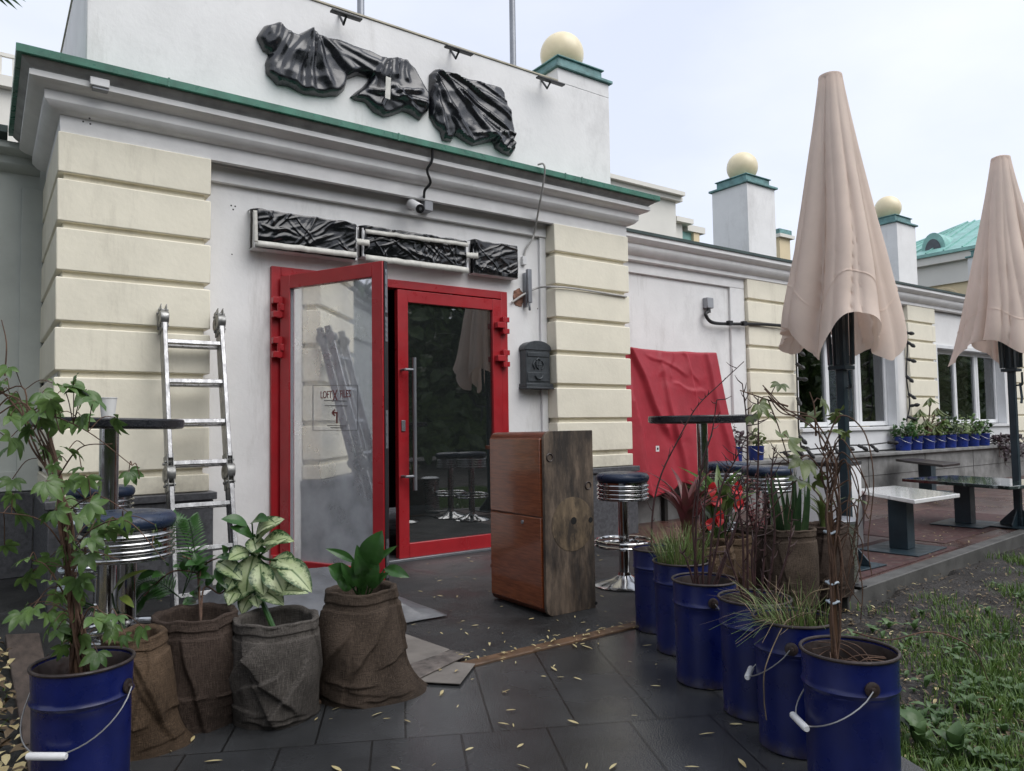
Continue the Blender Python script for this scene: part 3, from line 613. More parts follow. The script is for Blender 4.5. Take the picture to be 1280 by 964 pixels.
wrapped(O2, 5.445, .06, [(550,115),(575,130),(600,145),(625,160)], 8, [(544,92,640,176,.02,.035,.05),(546,92,622,186,.015,.075,.06),(541,98,580,182,.02,.085,.06),(539,104,553,172,.02,.04,.05),(552,90,641,150,.02,.06,.055),(565,97,632,150,.012,.03,.04),(590,103,631,132,.03,.02,.035),(575,128,638,182,.012,.02,.035),(555,130,588,182,.012,.022,.03),(540,110,542,140,.03,.03,.03),(622,188,640,170,.02,.03,.05),(628,192,641,178,.02,.03,.05),(590,170,640,172,.02,.03,.03),(560,150,575,172,.012,.02,.03)], sub=12).build('plastic_film', film, T, smooth=50)
gl = 'wrapped light boxes over the door'
def lightbox(px, label, seed, tapes, D=.10, mt=None):
    c = at(sum(x for x, y in px)/4, sum(y for x, y in px)/4, 'Y', YW)
    T = thing('light_box_sign', label, 'light box', c, gl)
    P = onwall(px, YW-D)
    z0 = min(P[2].z, P[3].z); z1 = max(P[0].z, P[1].z); x0 = (P[0].x+P[3].x)/2; x1 = (P[1].x+P[2].x)/2
    b = MB(); b.box(x0, x1, YW-D, YW-.003, z0-.012, z1-.01); b.build('box', whitep, T, bev=.006)
    mb = MB(); rnd = random.Random(seed); CR = []
    for k in range(int(30*(x1-x0)+10)):
        cx_, cz_ = rnd.uniform(x0, x1), rnd.uniform(z0, z1); an = rnd.gauss(.5, .45)*rnd.choice((1,1,-1)); l = rnd.uniform(.06,.30); CR.append((cx_, cz_, math.cos(an), math.sin(an), l, rnd.uniform(.008,.030), rnd.uniform(.002,.008)))
    def fn(u, v):
        # wraps over top and bottom edge of the box
        s = v*1.3-.15; e = .02
        zz = z1+.008-(z1-z0-.01)*min(1, max(0, s)); yy = YW-D-.012
        if s < 0: yy += (-s)/.15*(D*.8); zz = z1+.012
        if s > 1: yy += (s-1)/.15*(D*.35); zz = z0-.004
        x = x0-.012+(x1-x0+.024)*u
        k = .008*N3(x*4, zz*6, seed)+.002*(1-abs(N3(x*8-zz*15, zz*5+x*3, seed+5)))**6
        ca, sa = math.cos(.42), math.sin(.42); uu, vv = x*ca+zz*sa, -x*sa+zz*ca
        k += .008*noise.voronoi(V((uu*3.2+.6*N3(x*3,zz*3,seed), vv*9, seed)))[0][0]-.005
        for (cx_, cz_, ca, sa, l, ww, hh) in CR:
            s_ = (x-cx_)*ca+(zz-cz_)*sa
            if abs(s_) < l:
                dd = abs((x-cx_)*sa-(zz-cz_)*ca+.012*N3(s_*9, cx_*7, 0))
                if dd < ww: k += hh*(.5+.5*math.cos(math.pi*dd/ww))*(1-abs(s_)/l)
        eg = min(u, 1-u)/.06; yy += .05*max(0, 1-eg)**2
        return V((x, yy-k, zz+.012*N3(x*9, s*2, seed+2)))
    mb.grid(fn, int(60+190*(x1-x0)), 64); mb.build('plastic_film', film2, T, smooth=50)
    for (xa, ya, xb, yb, wd) in tapes:
        p, r_ = at(xa, ya, 'Y', YW-D-.045), at(xb, yb, 'Y', YW-D-.045); q = MB(); d = (r_-p).normalized(); s_ = d.cross(V((0,1,0)))*wd/2; n_ = 14
        a = []
        for k in range(n_+1):
            c_ = p.lerp(r_, k/n_)+V((0, -.004*N3(k*1.3, seed, 0), .006*N3(k*.9, seed, 7))); a.append((q.vert(c_-s_), q.vert(c_+s_)))
        for k in range(n_): q.f.append([a[k][0], a[k+1][0], a[k+1][1], a[k][1]])
        so = q.build('tape_strip', tape, T); so.modifiers.new('thickness', 'SOLIDIFY').thickness = .002
    return T
lightbox([(316,262),(447,282),(447,320),(317,308)], 'longest black film wrapped light box, leftmost above the red door', 3, [(319,304,446,319,.045),(319,263,320,303,.03)])
lightbox([(453,283),(586,304),(586,331),(453,319)], 'middle film wrapped light box with white tape along top and bottom', 5, [(457,289,585,306,.035),(457,322,586,338,.05),(446,302,462,304,.05)])
lightbox([(592,302),(648,310),(647,347),(592,340)], 'short film wrapped light box at the right end above the door', 7, [(583,319,598,320,.05)])
# camera, sensor, cables, lamp, mailbox
c = at(520, 257, 'Y', 5.50)
T = thing('security_camera', 'white bullet security camera with black face under the cornice', 'camera', c)
q = MB(); q.lathe([(.04,0),(.045,.012),(.03,.02),(.018,.03)], 20, at(512,256,'Y',5.505), axis=Matrix.Rotation(R(90),4,'X')); q.tube(curve([at(512,256,'Y',5.49), at(513,256,'Y',5.46), at(516,256,'Y',5.43)]), .014, 10); q.build('bracket', whitep, T)
a, b = V(at(513,254,'Y',5.44)), V(at(525,261,'Y',5.24)); ax = (b-a).normalized()
rotm = ax.to_track_quat('Z', 'Y').to_matrix().to_4x4(); ln = (b-a).length
q = MB(); q.lathe([(.02,0),(.036,.012),(.040,.03),(.040,ln-.01),(.038,ln)], 24, a, axis=rotm); q.build('body', whitep, T)
q = MB(); q.lathe([(.037,ln+.0005),(.036,ln+.006),(.02,ln+.008)], 24, a, axis=rotm); q.build('lens_face', blackp, T)
q = MB(); q.lathe([(.013,ln+.0085),(.012,ln+.013)], 16, a, axis=rotm); q.build('lens', steelgrey, T)
q = MB(); q.obox(at(533,254,'Y',5.45), (1,0,0), (0,1,0), (0,0,1), .04, .045, .075); q.build('junction_box', greyp, T, bev=.005)
pl = [at(540,181,'Y',5.17), at(540,200,'Y',5.20), at(534,213,'Y',5.24), at(538,228,'Y',5.28), at(531,238,'Y',5.33), at(530,247,'Y',5.40)]
tag(MB().tube(curve(pl), .011, 8).build('camera_cable', cablem, None, off=pl[0]), 'thick wavy black cable running down the cornice to the camera', 'cable')
pl = [at(672,206,'Y',5.14), at(679,205,'Y',5.11), at(681,214,'Y',5.12), at(678,236,'Y',5.20), at(674,258,'Y',5.30), at(671,275,'Y',5.40), at(668,290,'Y',5.49), at(665,300,'Y',5.5), at(657,312,'Y',5.53), at(655,326,'Y',5.53)]
tag(MB().tube(curve(pl), .009, 8).build('wall_cable', cablew, None, off=pl[0]), 'thin pale cable hanging from the green roof edge to the right of the doors', 'cable')
pl = [at(640,378,'Y',5.53), at(655,368,'Y',5.51), at(672,360,'Y',5.5), at(690,358.5,'Y',5.375), at(720,361,'Y',5.372), at(783,371,'Y',5.372)]
tag(MB().tube(curve(pl), .010, 8).build('wall_cable', cablew, None, off=pl[0]), 'white cable from the broken plaster across the right cream pilaster', 'cable')
c = at(660, 362, 'Y', 5.53)
T = thing('lamp_bracket', 'small grey metal tube bracket beside the broken plaster hole', 'bracket', c)
p, r_ = at(660,337,'Y',5.50), at(661,387,'Y',5.50); x_ = p.x
q = MB(); q.box(x_-.022, x_+.022, 5.47, 5.51, r_.z+.06, p.z); q.box(x_-.03, x_-.008, 5.50, 5.549, r_.z+.02, p.z-.03); q.tube([(x_,5.49,r_.z+.06),(x_+.006,5.49,r_.z-.01)], .012, 8); q.build('tube', steelgrey, T, bev=.004)
p = at(655,326,'Y',5.53); q = MB(); q.box(p.x-.022, p.x+.022, 5.515, 5.549, p.z-.04, p.z+.04); q.build('switch_box', whitep, T, bev=.004)
p = at(125,103,'Y',YP-.2)
T = thing('motion_sensor', 'small white box fixed under the green roof edge at the left corner', 'sensor', p)
q = MB(); q.box(p.x-.055, p.x+.055, YP-.20, YP-.12, p.z-.025, p.z+.03); q.build('housing', whitep, T, bev=.006)
q = MB(); q.box(p.x-.04, p.x+.05, YP-.19, YP-.13, p.z-.042, p.z-.0255); q.build('lens', greyp, T, bev=.004)
# mailbox
a, b = at(656, 486, 'Y', 5.45), at(690, 426, 'Y', 5.45); mx0, mx1 = a.x, at(690,460,'Y',5.45).x; mz0, mz1 = a.z, at(672,426,'Y',5.45).z
T = thing('mailbox', 'dark grey cast iron mailbox with arched top beside the red doors', 'mailbox', ((mx0+mx1)/2, 5.549, mz0))
mw = mx1-mx0; mc = (mx0+mx1)/2; hh = mz1-mz0
def arch(x0, x1, z0, zs, zt, Y, n=12): return [V((x0,Y,z0)), V((x1,Y,z0))]+[V(((x0+x1)/2+(x1-x0)/2*math.cos(math.pi*k/n), Y, zs+(zt-zs)*math.sin(math.pi*k/n))) for k in range(n+1)]
q = MB(); q.prism(arch(mx0+.02, mx1-.02, mz0+.05, mz1-.085, mz1-.012, 5.452), (0, .095, 0)); q.box(mx0+.005, mx1-.005, 5.43, 5.546, mz0+.02, mz0+.05); q.box(mx0, mx1, 5.42, 5.547, mz0, mz0+.019)
q.build('body', ironm, T, bev=.004)
q = MB(); q.prism(arch(mx0+.008, mx1-.008, mz1-.088, mz1-.075, mz1, 5.445), (0, .103, 0)); q.build('roof', ironm, T, bev=.003)
q = MB(); q.box(mx0+.035, mx1-.035, 5.445, 5.4515, mz1-.15, mz1-.11); q.build('flap', ironm, T, bev=.003)
q = MB(); q.box(mx0+.035, mx1-.035, 5.446, 5.4515, mz0+.07, mz0+.155); q.build('door', ironm, T, bev=.003)
q = MB(); zc = mz0+.225
q.prism([V((mc+dx_*.9, 5.441, zc+dz_)) for dx_, dz_ in ((-.035,.03),(.035,.03),(.035,-.01),(0,-.045),(-.035,-.01))], (0, .0105, 0))
for s in (-1, 1): q.tube(curve([(mc+s*.04,5.447,zc-.04),(mc+s*.062,5.446,zc),(mc+s*.04,5.447,zc+.04)]), .006, 6)
q.tube([(mc-.025,5.446,zc+.045),(mc,5.446,zc+.06),(mc+.025,5.446,zc+.045)], .006, 6); q.tube([(mc-.03,5.44,zc),(mc+.03,5.44,zc)], .004, 6); q.tube([(mc,5.44,zc+.03),(mc,5.44,zc-.04)], .004, 6)
q.build('crest', ironm, T)
q = MB(); q.tube(curve([(mc-.045,5.44,mz0+.125),(mc-.02,5.437,mz0+.098),(mc+.02,5.437,mz0+.098),(mc+.045,5.44,mz0+.125)]), .007, 6); q.build('horn_emblem', ironm, T)
# spotlights and masts on the roof
gs = 'spotlights on the attic edge'
for (xa, ya, xb, yb, xm, lab) in ((414,13,452,24,431,'thin black spotlight bar on the attic edge by the left mast'), (557,58,591,67,573,'thin black spotlight bar on the middle of the attic edge'), (672,96,705,106,687,'thin black spotlight bar in front of the ball pedestal')):
    p, r_ = at(xa, ya, 'Y', 5.3), at(xb, yb, 'Y', 5.3); mz = (p+r_)/2
    T = thing('roof_spotlight', lab, 'spotlight', (mz.x, 5.44, 4.45), gs)
    q = MB(); q.box(p.x, r_.x, 5.28, 5.33, mz.z-.010, mz.z+.006); q.build('lamp_bar', blackp, T, bev=.004)
    q = MB(); q.tube([(mz.x, 5.31, mz.z-.010), (mz.x, 5.36, mz.z-.05), (mz.x, 5.47, 4.42)], .010, 8); q.build('arm', blackp, T)
for x, y, Y, lab in ((451, 28, 6.2, 'left thin grey steel mast rising behind the white attic'), (641.5, 88, 6.2, 'right thin grey steel mast rising behind the white attic')):
    p = at(x, y, 'Y', Y); T = thing('mast', lab, 'mast', (p.x, Y, 4.43), 'masts behind the attic')
    q = MB(); q.tube([(p.x, Y, 4.44), (p.x, Y, 9.5)], [.034, .028], 14); q.build('pole', steelgrey, T)
    q = MB(); q.lathe([(.09,4.431),(.09,4.445),(.04,4.455)], 20, (p.x, Y, 0)); q.build('base_flange', steelgrey, T)
# socket box and cable on the wing, string lights
p = at(884.5, 380, 'Y', 6.17); T = thing('socket_box', 'grey socket box on the white wing panel above the red cover', 'socket box', (p.x, 6.199, p.z))
q = MB(); q.box(p.x-.06, p.x+.06, 6.12, 6.198, p.z-.06, p.z+.075); q.build('housing', greyp, T, bev=.008)
q = MB(); q.lathe([(.03,0),(.025,.05)], 14, (p.x-.01, 6.15, p.z-.115)); q.build('gland', cablem, T)
pl = [V((p.x-.01, 6.15, p.z-.10)), at(882,393,'Y',6.13), at(890,403,'Y',6.12), at(912,405,'Y',6.12), at(940,405,'Y',6.10), at(970,406.5,'Y',6.08), at(996,409,'Y',6.07)]
T = thing('supply_cable', 'black cable running from the grey socket box to the first window', 'cable', pl[0])
MB().tube(curve(pl), .022, 8).build('cable', cablem, T)
q = MB()
for x, y in ((912,404),(930,404.5),(998,411)): q.obox(at(x, y, 'Y', 6.09), (1,0,0), (0,1,0), (0,0,1), .035, .03, .03)
q.build('clip', blackp, T, bev=.004)
def string(pts, lab, nb, seed):
    rnd = random.Random(seed); T = thing('string_lights', lab, 'string lights', pts[0], 'string lights around the windows')
    c = curve(pts, 10); MB().tube(c, .011, 6).build('cable', cablem, T)
    for k in range(nb):
        p = c[int((k+.5)/nb*(len(c)-1))]; d = V((rnd.uniform(-.5,.5), -.6, rnd.uniform(-.8,.1))).normalized()
        MB().lathe([(.022,0),(.026,.05),(.02,.07),(.030,.09),(.03,.12),(.012,.15)], 8, p, axis=d.to_track_quat('Z','Y').to_matrix().to_4x4()).build('lamp_holder', cablem, T)
string([at(x, y, 'Y', 6.07) for x, y in ((996,409),(995,440),(996,470),(997,505),(999,545),(1003,566))], 'black string lights hanging down the left side of the first window', 8, 1)
string([at(x, y, 'Y', 6.05) for x, y in ((1120,418),(1128,413),(1134,430),(1133,470),(1137,505),(1133,527))], 'black string lights hanging between first window and cream pilaster', 9, 2)
string([at(x, y, 'Y', 5.83) for x, y in ((975,566),(1000,563),(1030,560),(1055,557),(1085,556),(1120,552))]+[], 'black string lights lying along the ledge under the first window', 9, 3)
# ================================================================== GROUND
def sheet(name, pts, z, mt, kind='structure', z0=None):
    mb = MB(); mb.f.append([mb.vert((x, y, z)) for x, y in pts]); return mb.build(name, mt, None, smooth=0, kind=kind)
def bumpy(name, x0, x1, y0, y1, n, m_, hf, mt):
    mb = MB(); mb.grid(lambda u, v: V((x0+(x1-x0)*u, y0+(y1-y0)*v, hf(x0+(x1-x0)*u, y0+(y1-y0)*v))), n, m_)
    return mb.build(name, mt, None, smooth=60, kind='structure')
sheet('ground', [(-900,-900),(900,-900),(900,900),(-900,900)], -.13, soilg)
sheet('asphalt', [(-14,2.97),(4.6,2.97),(4.6,6.9),(-14,6.9)], 0, asphalt)
ud = V((math.sin(R(27.2)), math.cos(R(27.2)))); up_ = V((ud.y, -ud.x))
# slab path: left edge through (.17,4.0); right edge under the bucket row
pl0 = V((.20, 2.96)); pr0 = V((3.05, 2.96))
pa = pl0; pb = pr0; L_ = 7.5
path = [pa, V((pa.x-.05, pa.y-.3)), pa-ud*L_+V((.0, 0)), pb-ud*L_, pb]
sheet('paving', [(p.x, p.y) for p in [V((.14,2.962)), V((-.35,1.2)), V((-2.8,-4)), V((-.2,-4)), V((2.33,1.0)), V((3.0,2.5)), V((3.2,2.962))]], .004, slabs)
mb = MB(); mb.hexa([(1.0,2.90),(4.55,2.90),(4.55,2.969),(1.0,2.975)], -.05, .016); mb.build('edge_strip', rustkerb, None, bev=.006, kind='structure')
# terrace on the right
def ky(x): return 2.62+(x-4.4)*.088
sheet('terrace', [(4.6,ky(4.6)+.1),(40,ky(40)+.1),(40,6.3),(4.6,6.3)], .001, pavers)
mb = MB(); mb.hexa([(4.45,ky(4.45)),(40,ky(40)),(40,ky(40)+.11),(4.6,ky(4.6)+.11),(4.6,3.5),(4.45,3.5)], -.13, .012); mb.build('kerb', kerbm, None, bev=.008, kind='structure')
def lawnz(x, y): return -.075+.02*N3(x*1.3, y*1.3, 0)+.012*N3(x*5, y*5, 3)
bumpy('lawn_soil', 1.0, 14, -3, 3.4, 130, 70, lambda x, y: min(lawnz(x, y), -.02) if y < ky(x)-.02 else -.129, soilg)
mb = MB(); mb.grid(lambda u, v: V((-6+6.15*u-(.62*max(0,(2.9-(-3+7.9*v))*.42) if u > .9 else 0), -3+7.9*v, -.01+.02*N3((-6+6.2*u)*2, (-3+7.9*v)*2, 5))), 60, 60); mb.build('bed_soil', soilg, None, smooth=60, kind='structure')
tag(MB().hexa([(.14,2.75),(.24,2.75),(.27,4.72),(.12,4.80)], -.05, .035).build('edging_plank', plankm, None, bev=.006, off=(.2,3.8,0)), 'old brown plank edging the leafy bed behind the left blue bucket', 'plank')
# ---- fallen leaves, litter, grass (uncountable)
rnd = random.Random(5); mb = MB()
def inpath(x, y):
    l = .14+(y-2.96)*.36 if y < 2.96 else -9; r = 2.95+(y-2.6)*.42
    return l < x < r
for _ in range(620):
    y = rnd.uniform(.6, 5.3); x = rnd.uniform(0.1, 4.4)
    if y < 2.96 and not inpath(x, y): continue
    if y > 3.4 and rnd.random() < .35: continue
    a = rnd.uniform(0, 6.28); l = rnd.uniform(.015, .055)*(1.15 if y < 2.9 else .9); d = V((math.cos(a), math.sin(a), 0))*l; p = V((x, y, .010 if y < 2.96 else .006))
    mb.leaf(p, p+d+V((0,0,rnd.uniform(0,.006))), l*rnd.uniform(.15,.27), (rnd.uniform(-.3,.3),rnd.uniform(-.3,.3),1), .12, .015, 4, cols=1)
for _ in range(140):
    x = rnd.uniform(1.6, 4.3); y = 2.94+rnd.gauss(0, .06); a = rnd.uniform(0, 6.28); l = rnd.uniform(.015, .04); p = V((x, y, .022)); mb.leaf(p, p+V((math.cos(a), math.sin(a), .1))*l, l*.3, (0,0,1), .3, .1, 4, cols=1)
for _ in range(420):
    x = rnd.uniform(4.7, 12); y = rnd.uniform(ky(x)+.12, 5.7); a = rnd.uniform(0, 6.28); l = rnd.uniform(.015, .04); p = V((x, y, .006)); mb.leaf(p, p+V((math.cos(a), math.sin(a), .05))*l, l*.35, (0,0,1), .3, .1, 4, cols=1)
mb.build('fallen_leaves', lf_fall, None, smooth=60, kind='stuff')
mb = MB(); ml = MB()
for _ in range(9000):
    x = 1.8+abs(rnd.gauss(0, 2.4)); y = rnd.uniform(-.4, ky(x)-.02)
    if x < 2.35+(y-1.2)*.42+.12: continue
    a = rnd.uniform(0, 6.28); l = rnd.uniform(.012, .042); p = V((x, y, lawnz(x, y)+.006)); (mb if rnd.random() < .85 else ml).leaf(p, p+V((math.cos(a), math.sin(a), rnd.uniform(-.1,.5)))*l, l*rnd.uniform(.25,.5), (0,0,1), .3, .12, 3, cols=1)
for _ in range(2600):
    x = rnd.uniform(-1.2, .2); y = rnd.uniform(1.6, 4.7)
    if x > .12-(2.9-y)*.3*(y < 2.9): continue
    a = rnd.uniform(0, 6.28); l = rnd.uniform(.03, .075); p = V((x, y, .012+rnd.uniform(0,.02))); (mb if rnd.random() < .6 else ml).leaf(p, p+V((math.cos(a), math.sin(a), rnd.uniform(-.1,.5)))*l, l*rnd.uniform(.35,.6), (0,0,1), .3, .12, 3, cols=1)
mb.build('leaf_litter', lf_litter, None, smooth=60, kind='stuff'); ml.build('pale_leaf_litter', lf_fall, None, smooth=60, kind='stuff')
mb = MB()
def blade(mb, p, h, lean, a, w):
    d = V((math.cos(a), math.sin(a), 0)); s = V((-d.y, d.x, 0))*w; q = p+V((0,0,h*.6))+d*lean*.35; t = p+V((0,0,h))+d*lean
    i = [mb.vert(p-s), mb.vert(p+s), mb.vert(q+s*.7), mb.vert(q-s*.7), mb.vert(t)]; mb.f.append([i[0],i[1],i[2],i[3]]); mb.f.append([i[3],i[2],i[4]])
for _ in range(130000):
    x = rnd.uniform(1.75, 7.5); y = rnd.uniform(-.6, 2.9)
    if y > ky(x)-.03 or x < 2.30+(y-1.2)*.42+.13: continue
    dens = 1.55-(y-.45-.065*x)*1.0+1.1*N3(x*2.1, y*2.1, 7)
    if rnd.random() > dens*.8: continue
    blade(mb, V((x, y, lawnz(x, y))), rnd.uniform(.02,.075), rnd.uniform(.01,.05), rnd.uniform(0,6.28), rnd.uniform(.0018,.004))
for _ in range(1600):
    x = rnd.uniform(-1, .1); y = rnd.uniform(1.7, 4.6)
    if N3(x*3, y*3, 2) < -.05: continue
    blade(mb, V((x, y, .01)), rnd.uniform(.02,.07), rnd.uniform(.01,.05), rnd.uniform(0,6.28), .003)
mb.build('grass', lf_lawn, None, smooth=0, kind='stuff')
mb = MB()
def rosette(mb, c, n, l, rnd, wr=.38):
    for k in range(n):
        a = 6.28*k/n+rnd.uniform(-.3,.3); ll = l*rnd.uniform(.7,1.15); d = V((math.cos(a), math.sin(a), rnd.uniform(.25,1.1))).normalized()
        mb.leaf(c, c+d*ll, ll*wr, (0,0,1), .3, .22, 6, .9, .12)
for _ in range(900):
    x = 2.3+abs(rnd.gauss(0,1.3)); y = rnd.uniform(-.2, 2.3)
    if y > ky(x)-.15 or x < 2.34+(y-1.2)*.42+.12 or rnd.random() < (y-.9)*.5: continue
    rosette(mb, V((x, y, lawnz(x, y))), rnd.randint(3,6), rnd.uniform(.025,.085), rnd)
mb.build('lawn_weeds', lf_dock, None, smooth=60, kind='stuff')
for (x, y, lab) in ((1150,935,'broad leaved green weed in the grass beside the front blue bucket'),(1195,950,'broad leaved weed at the bottom right of the lawn')):
    p = at(x, y, 'Z', -.07); T = thing('weed_plant', lab, 'weed', p); mb = MB()
    for k in range(9):
        a = rnd.uniform(0,6.28); d = V((math.cos(a), math.sin(a), rnd.uniform(.5,2))).normalized(); l = rnd.uniform(.09,.15); mb.leaf(p+d*.02, p+d*l, l*.42, (0,0,1), .3, .25, 7, .9, .2)
    mb.build('leaves', lf_dock, T, smooth=60)
# ================================================================== SEATS AND TABLES
def bar_stool(label, x, y, seat_z=.755):
    T = thing('bar_stool', label, 'bar stool', (x, y, 0), 'chrome bar stools'); k = seat_z
    MB().lathe([(.03,0),(.21,.0),(.215,.008),(.19,.022),(.09,.045),(.045,.07),(.04,.09)], 48).build('base', chrome, T, off=(0,0,0), smooth=40)
    MB().lathe([(.036,.06),(.036,k-.19)], 24).build('column', chrome, T, off=(0,0,0))
    mb = MB()
    for z in (.27, .30): mb.tube([(.19*math.cos(6.2832*i/40), .19*math.sin(6.2832*i/40), z) for i in range(41)], .010, 8)
    for i in range(3): a = 2.1*i+.4; mb.tube([(.03*math.cos(a), .03*math.sin(a), .285), (.188*math.cos(a), .188*math.sin(a), .285)], .008, 6)
    mb.build('foot_ring', chrome, T, off=(0,0,0))
    pr_ = [(.04,k-.188),(.168,k-.186)]
    for i in range(4): z = k-.175+i*.028; pr_ += [(.168,z-.009),(.176,z-.004),(.178,z+.002),(.176,z+.008),(.168,z+.012)]
    pr_ += [(.17,k-.066)]
    MB().lathe(pr_, 56).build('rim', chrome, T, off=(0,0,0), smooth=50)
    MB().lathe([(.165,k-.065),(.174,k-.06),(.181,k-.045),(.180,k-.025),(.165,k-.008),(.12,k-.001),(.05,k+.002),(.001,k+.002)], 56).build('seat', navy, T, off=(0,0,0), smooth=60)
    return T
def bar_table(label, x, y, zt, r, pr_, tilt=(0,0)):
    T = thing('bar_table', label, 'bar table', (x, y, 0), 'tall round bar tables')
    MB().lathe([(.03,0),(.25,0),(.255,.01),(.23,.025),(.08,.05),(pr_,.06)], 48).build('base', chrome, T, off=(0,0,0))
    MB().lathe([(pr_,.05),(pr_,zt-.045)], 28).build('column', chrome, T, off=(0,0,0))
    M_ = Matrix.Rotation(tilt[0],4,'X')@Matrix.Rotation(tilt[1],4,'Y')
    MB().lathe([(.06,-.055),(r-.05,-.052),(r-.012,-.048),(r,-.040),(r,-.008),(r-.006,0),(.001,.0)], 72, (0,0,zt), axis=M_).build('tabletop', blacktop, T, off=(0,0,0))
    return T
p = dep(137, 522, 3.79); TL = bar_table('tall round black bar table on the left with a paper cup on it', p.x, p.y, p.z-.004, .352, .045, (R(.5), R(1.7)))
q_ = dep(877, 519.5, 4.95); bar_table('tall round black bar table in front of the red cover', q_.x, q_.y, q_.z, .352, .036)
bar_stool('chrome bar stool with navy seat in front of the left bar table', .485, 3.36, .775)
bar_stool('chrome bar stool half hidden behind the left bar table column', .585, 5.03, .775)
bar_stool('chrome bar stool with navy seat right beside the wooden cabinet', 3.58, 3.72, .765)
p = dep(908, 577, 5.7); bar_stool('chrome bar stool just right of the table column by the red cover', p.x, p.y, p.z)
p = dep(958, 582, 5.35); bar_stool('chrome bar stool right behind the snake plant sack', p.x, p.y, p.z)
p = dep(135, 518, 3.78); c0 = p
T = thing('paper_cup', 'white paper cup standing on the left bar table', 'cup', (p.x, p.y, TL.children[2].location.z+1.168))
zc = 1.163
T.location.z = zc
MB().lathe([(.001,.004),(.029,.004),(.030,0),(.041,.104),(.0395,.104),(.029,.01),(.001,.008)], 40, cap0=False, cap1=False).build('cup_wall', paper, T, off=(0,0,0))
MB().tube([(.0415*math.cos(6.2832*i/40), .0415*math.sin(6.2832*i/40), .104) for i in range(41)], .0022, 6).build('rolled_rim', paper, T, off=(0,0,0))
def low_table(label, pts, base, mt, zt, cw=.075):
    c = at(*base, 'Z', 0); T = thing('low_table', label, 'table', (c.x, c.y, 0), 'low tables on the terrace')
    P = [at(x, y, 'Z', zt) for x, y in pts]; o_ = sum(P, V((0,0,0)))/len(P); P = [V((p.x, p.y, zt-.035)) for p in P]
    MB().prism(P, (0,0,.035)).build('tabletop', mt, T, bev=.006)
    a = R(5)
    def rb(hx, hy, z0, z1): return [(c.x+x*math.cos(a)-y*math.sin(a), c.y+x*math.sin(a)+y*math.cos(a)) for x, y in ((-hx,-hy),(hx,-hy),(hx,hy),(-hx,hy))], z0, z1
    MB().hexa(*rb(cw, cw, .022, zt-.036)).build('column', postm, T, bev=.004)
    MB().hexa(*rb(.30, .24, .0105, .021)).build('base_plate', postm, T, bev=.004)
low_table('low table with white marble top on dark column', [(1067,611.5),(1143,625),(1200,617),(1118,607)], (1128,688), marble, .465)
low_table('low table with glossy dark green marble top', [(1127,598),(1262,608),(1330,602),(1190,594)], (1207,656), gmarble, .465)
low_table('low dark wooden table standing against the grey ledge', [(1119.5,574),(1178,581),(1200,578.5),(1141,572.5)], (1160,616), dwood, .50, .09)
rugm = mat('dark_red_rug', (.055,.021,.020), .75, var=.4, vs=14, bump=.4, bs=120)
over(rugm, (.085,.062,.052), ntex(rugm, 16, 2, (1,1,1), .4), 'Fac', .58, .62, .7)
for (x0_, x1_, y0_, y1_, lab) in ((4.95, 6.75, 2.82, 3.45, 'dark red patterned rug under the white marble table by the kerb'), (6.9, 9.4, 3.15, 4.3, 'dark red patterned rug under the dark marble table')):
    tag(MB().hexa([(x0_,y0_),(x1_,y0_+.15),(x1_-.05,y1_+.15),(x0_-.05,y1_)], .0011, .0016+.004*(x0_ < 6)+.004).build('outdoor_rug', rugm, None, off=((x0_+x1_)/2,(y0_+y1_)/2,0)), lab, 'rug', 'rugs on the terrace')
# ================================================================== LADDER
def ladderX(px, py, z): return None
T = thing('folding_ladder', 'folded aluminium hinged ladder leaning on the left cream pilaster', 'ladder', (1.16, 4.9, 0))
Bx = [(.965, 4.83), (1.325, 4.83)]; topY, topZ = 5.30, 1.86
lean = (V((0, topY-4.83, topZ))).normalized(); nrm_ = V((0, -lean.z, lean.y)); ex = V((1,0,0)); Lr = V((0, topY-4.83, topZ)).length
zj = .83/lean.z
for s, (bx, by) in enumerate(Bx):
    for lay in (0, 1):
        for a, b in ((.0, zj-.09), (zj+.09, Lr-.06)):
            mb = MB(); c = V((bx, by, 0))+lean*((a+b)/2)-nrm_*(.068*lay); mb.obox(c, ex, nrm_, lean, .0135 if not lay else .012, .030, (b-a)/2); mb.build('rail', alu, T, bev=.003)
    for zz, hl in ((zj, .12), (Lr-.02, .09)):
        mb = MB()
        for lay, sx in ((0, 1), (1, 1)):
            c = V((bx, by, 0))+lean*zz-nrm_*(.068*lay)
            for e in (-1, 1): mb.obox(c+ex*e*.0165, ex, nrm_, lean, .0025, .026, hl)
        rt_ = Matrix((nrm_.cross(lean), nrm_, lean)).transposed()
        for lay in (0, 1):
            c = V((bx, by, 0))+lean*zz-nrm_*(.068*lay+.0)
            mb.lathe([(.001,-.026),(.046,-.026),(.048,-.02),(.048,.02),(.046,.026),(.001,.026)], 20, c, axis=Matrix.Rotation(R(90),4,'Y'))
            for k in (-.6, .6): mb.lathe([(.009,-.03),(.009,.03)], 10, c+lean*hl*k, axis=Matrix.Rotation(R(90),4,'Y'))
        mb.build('hinge_joint', aludark, T, bev=.002)
for k in range(7):
    d = .10+k*.272
    if d > Lr-.12: break
    for lay in (0, 1):
        c = V(((Bx[0][0]+Bx[1][0])/2, 4.83, 0))+lean*d-nrm_*(.068*lay); mb = MB(); mb.obox(c, ex, nrm_, lean, .168, .017, .014); mb.build('rung', alu, T, bev=.003)
for s, (bx, by) in enumerate(Bx):
    MB().obox(V((bx, by, 0))+lean*.0, ex, nrm_, lean, .018, .034, .025).build('foot', blackp, T, bev=.004)
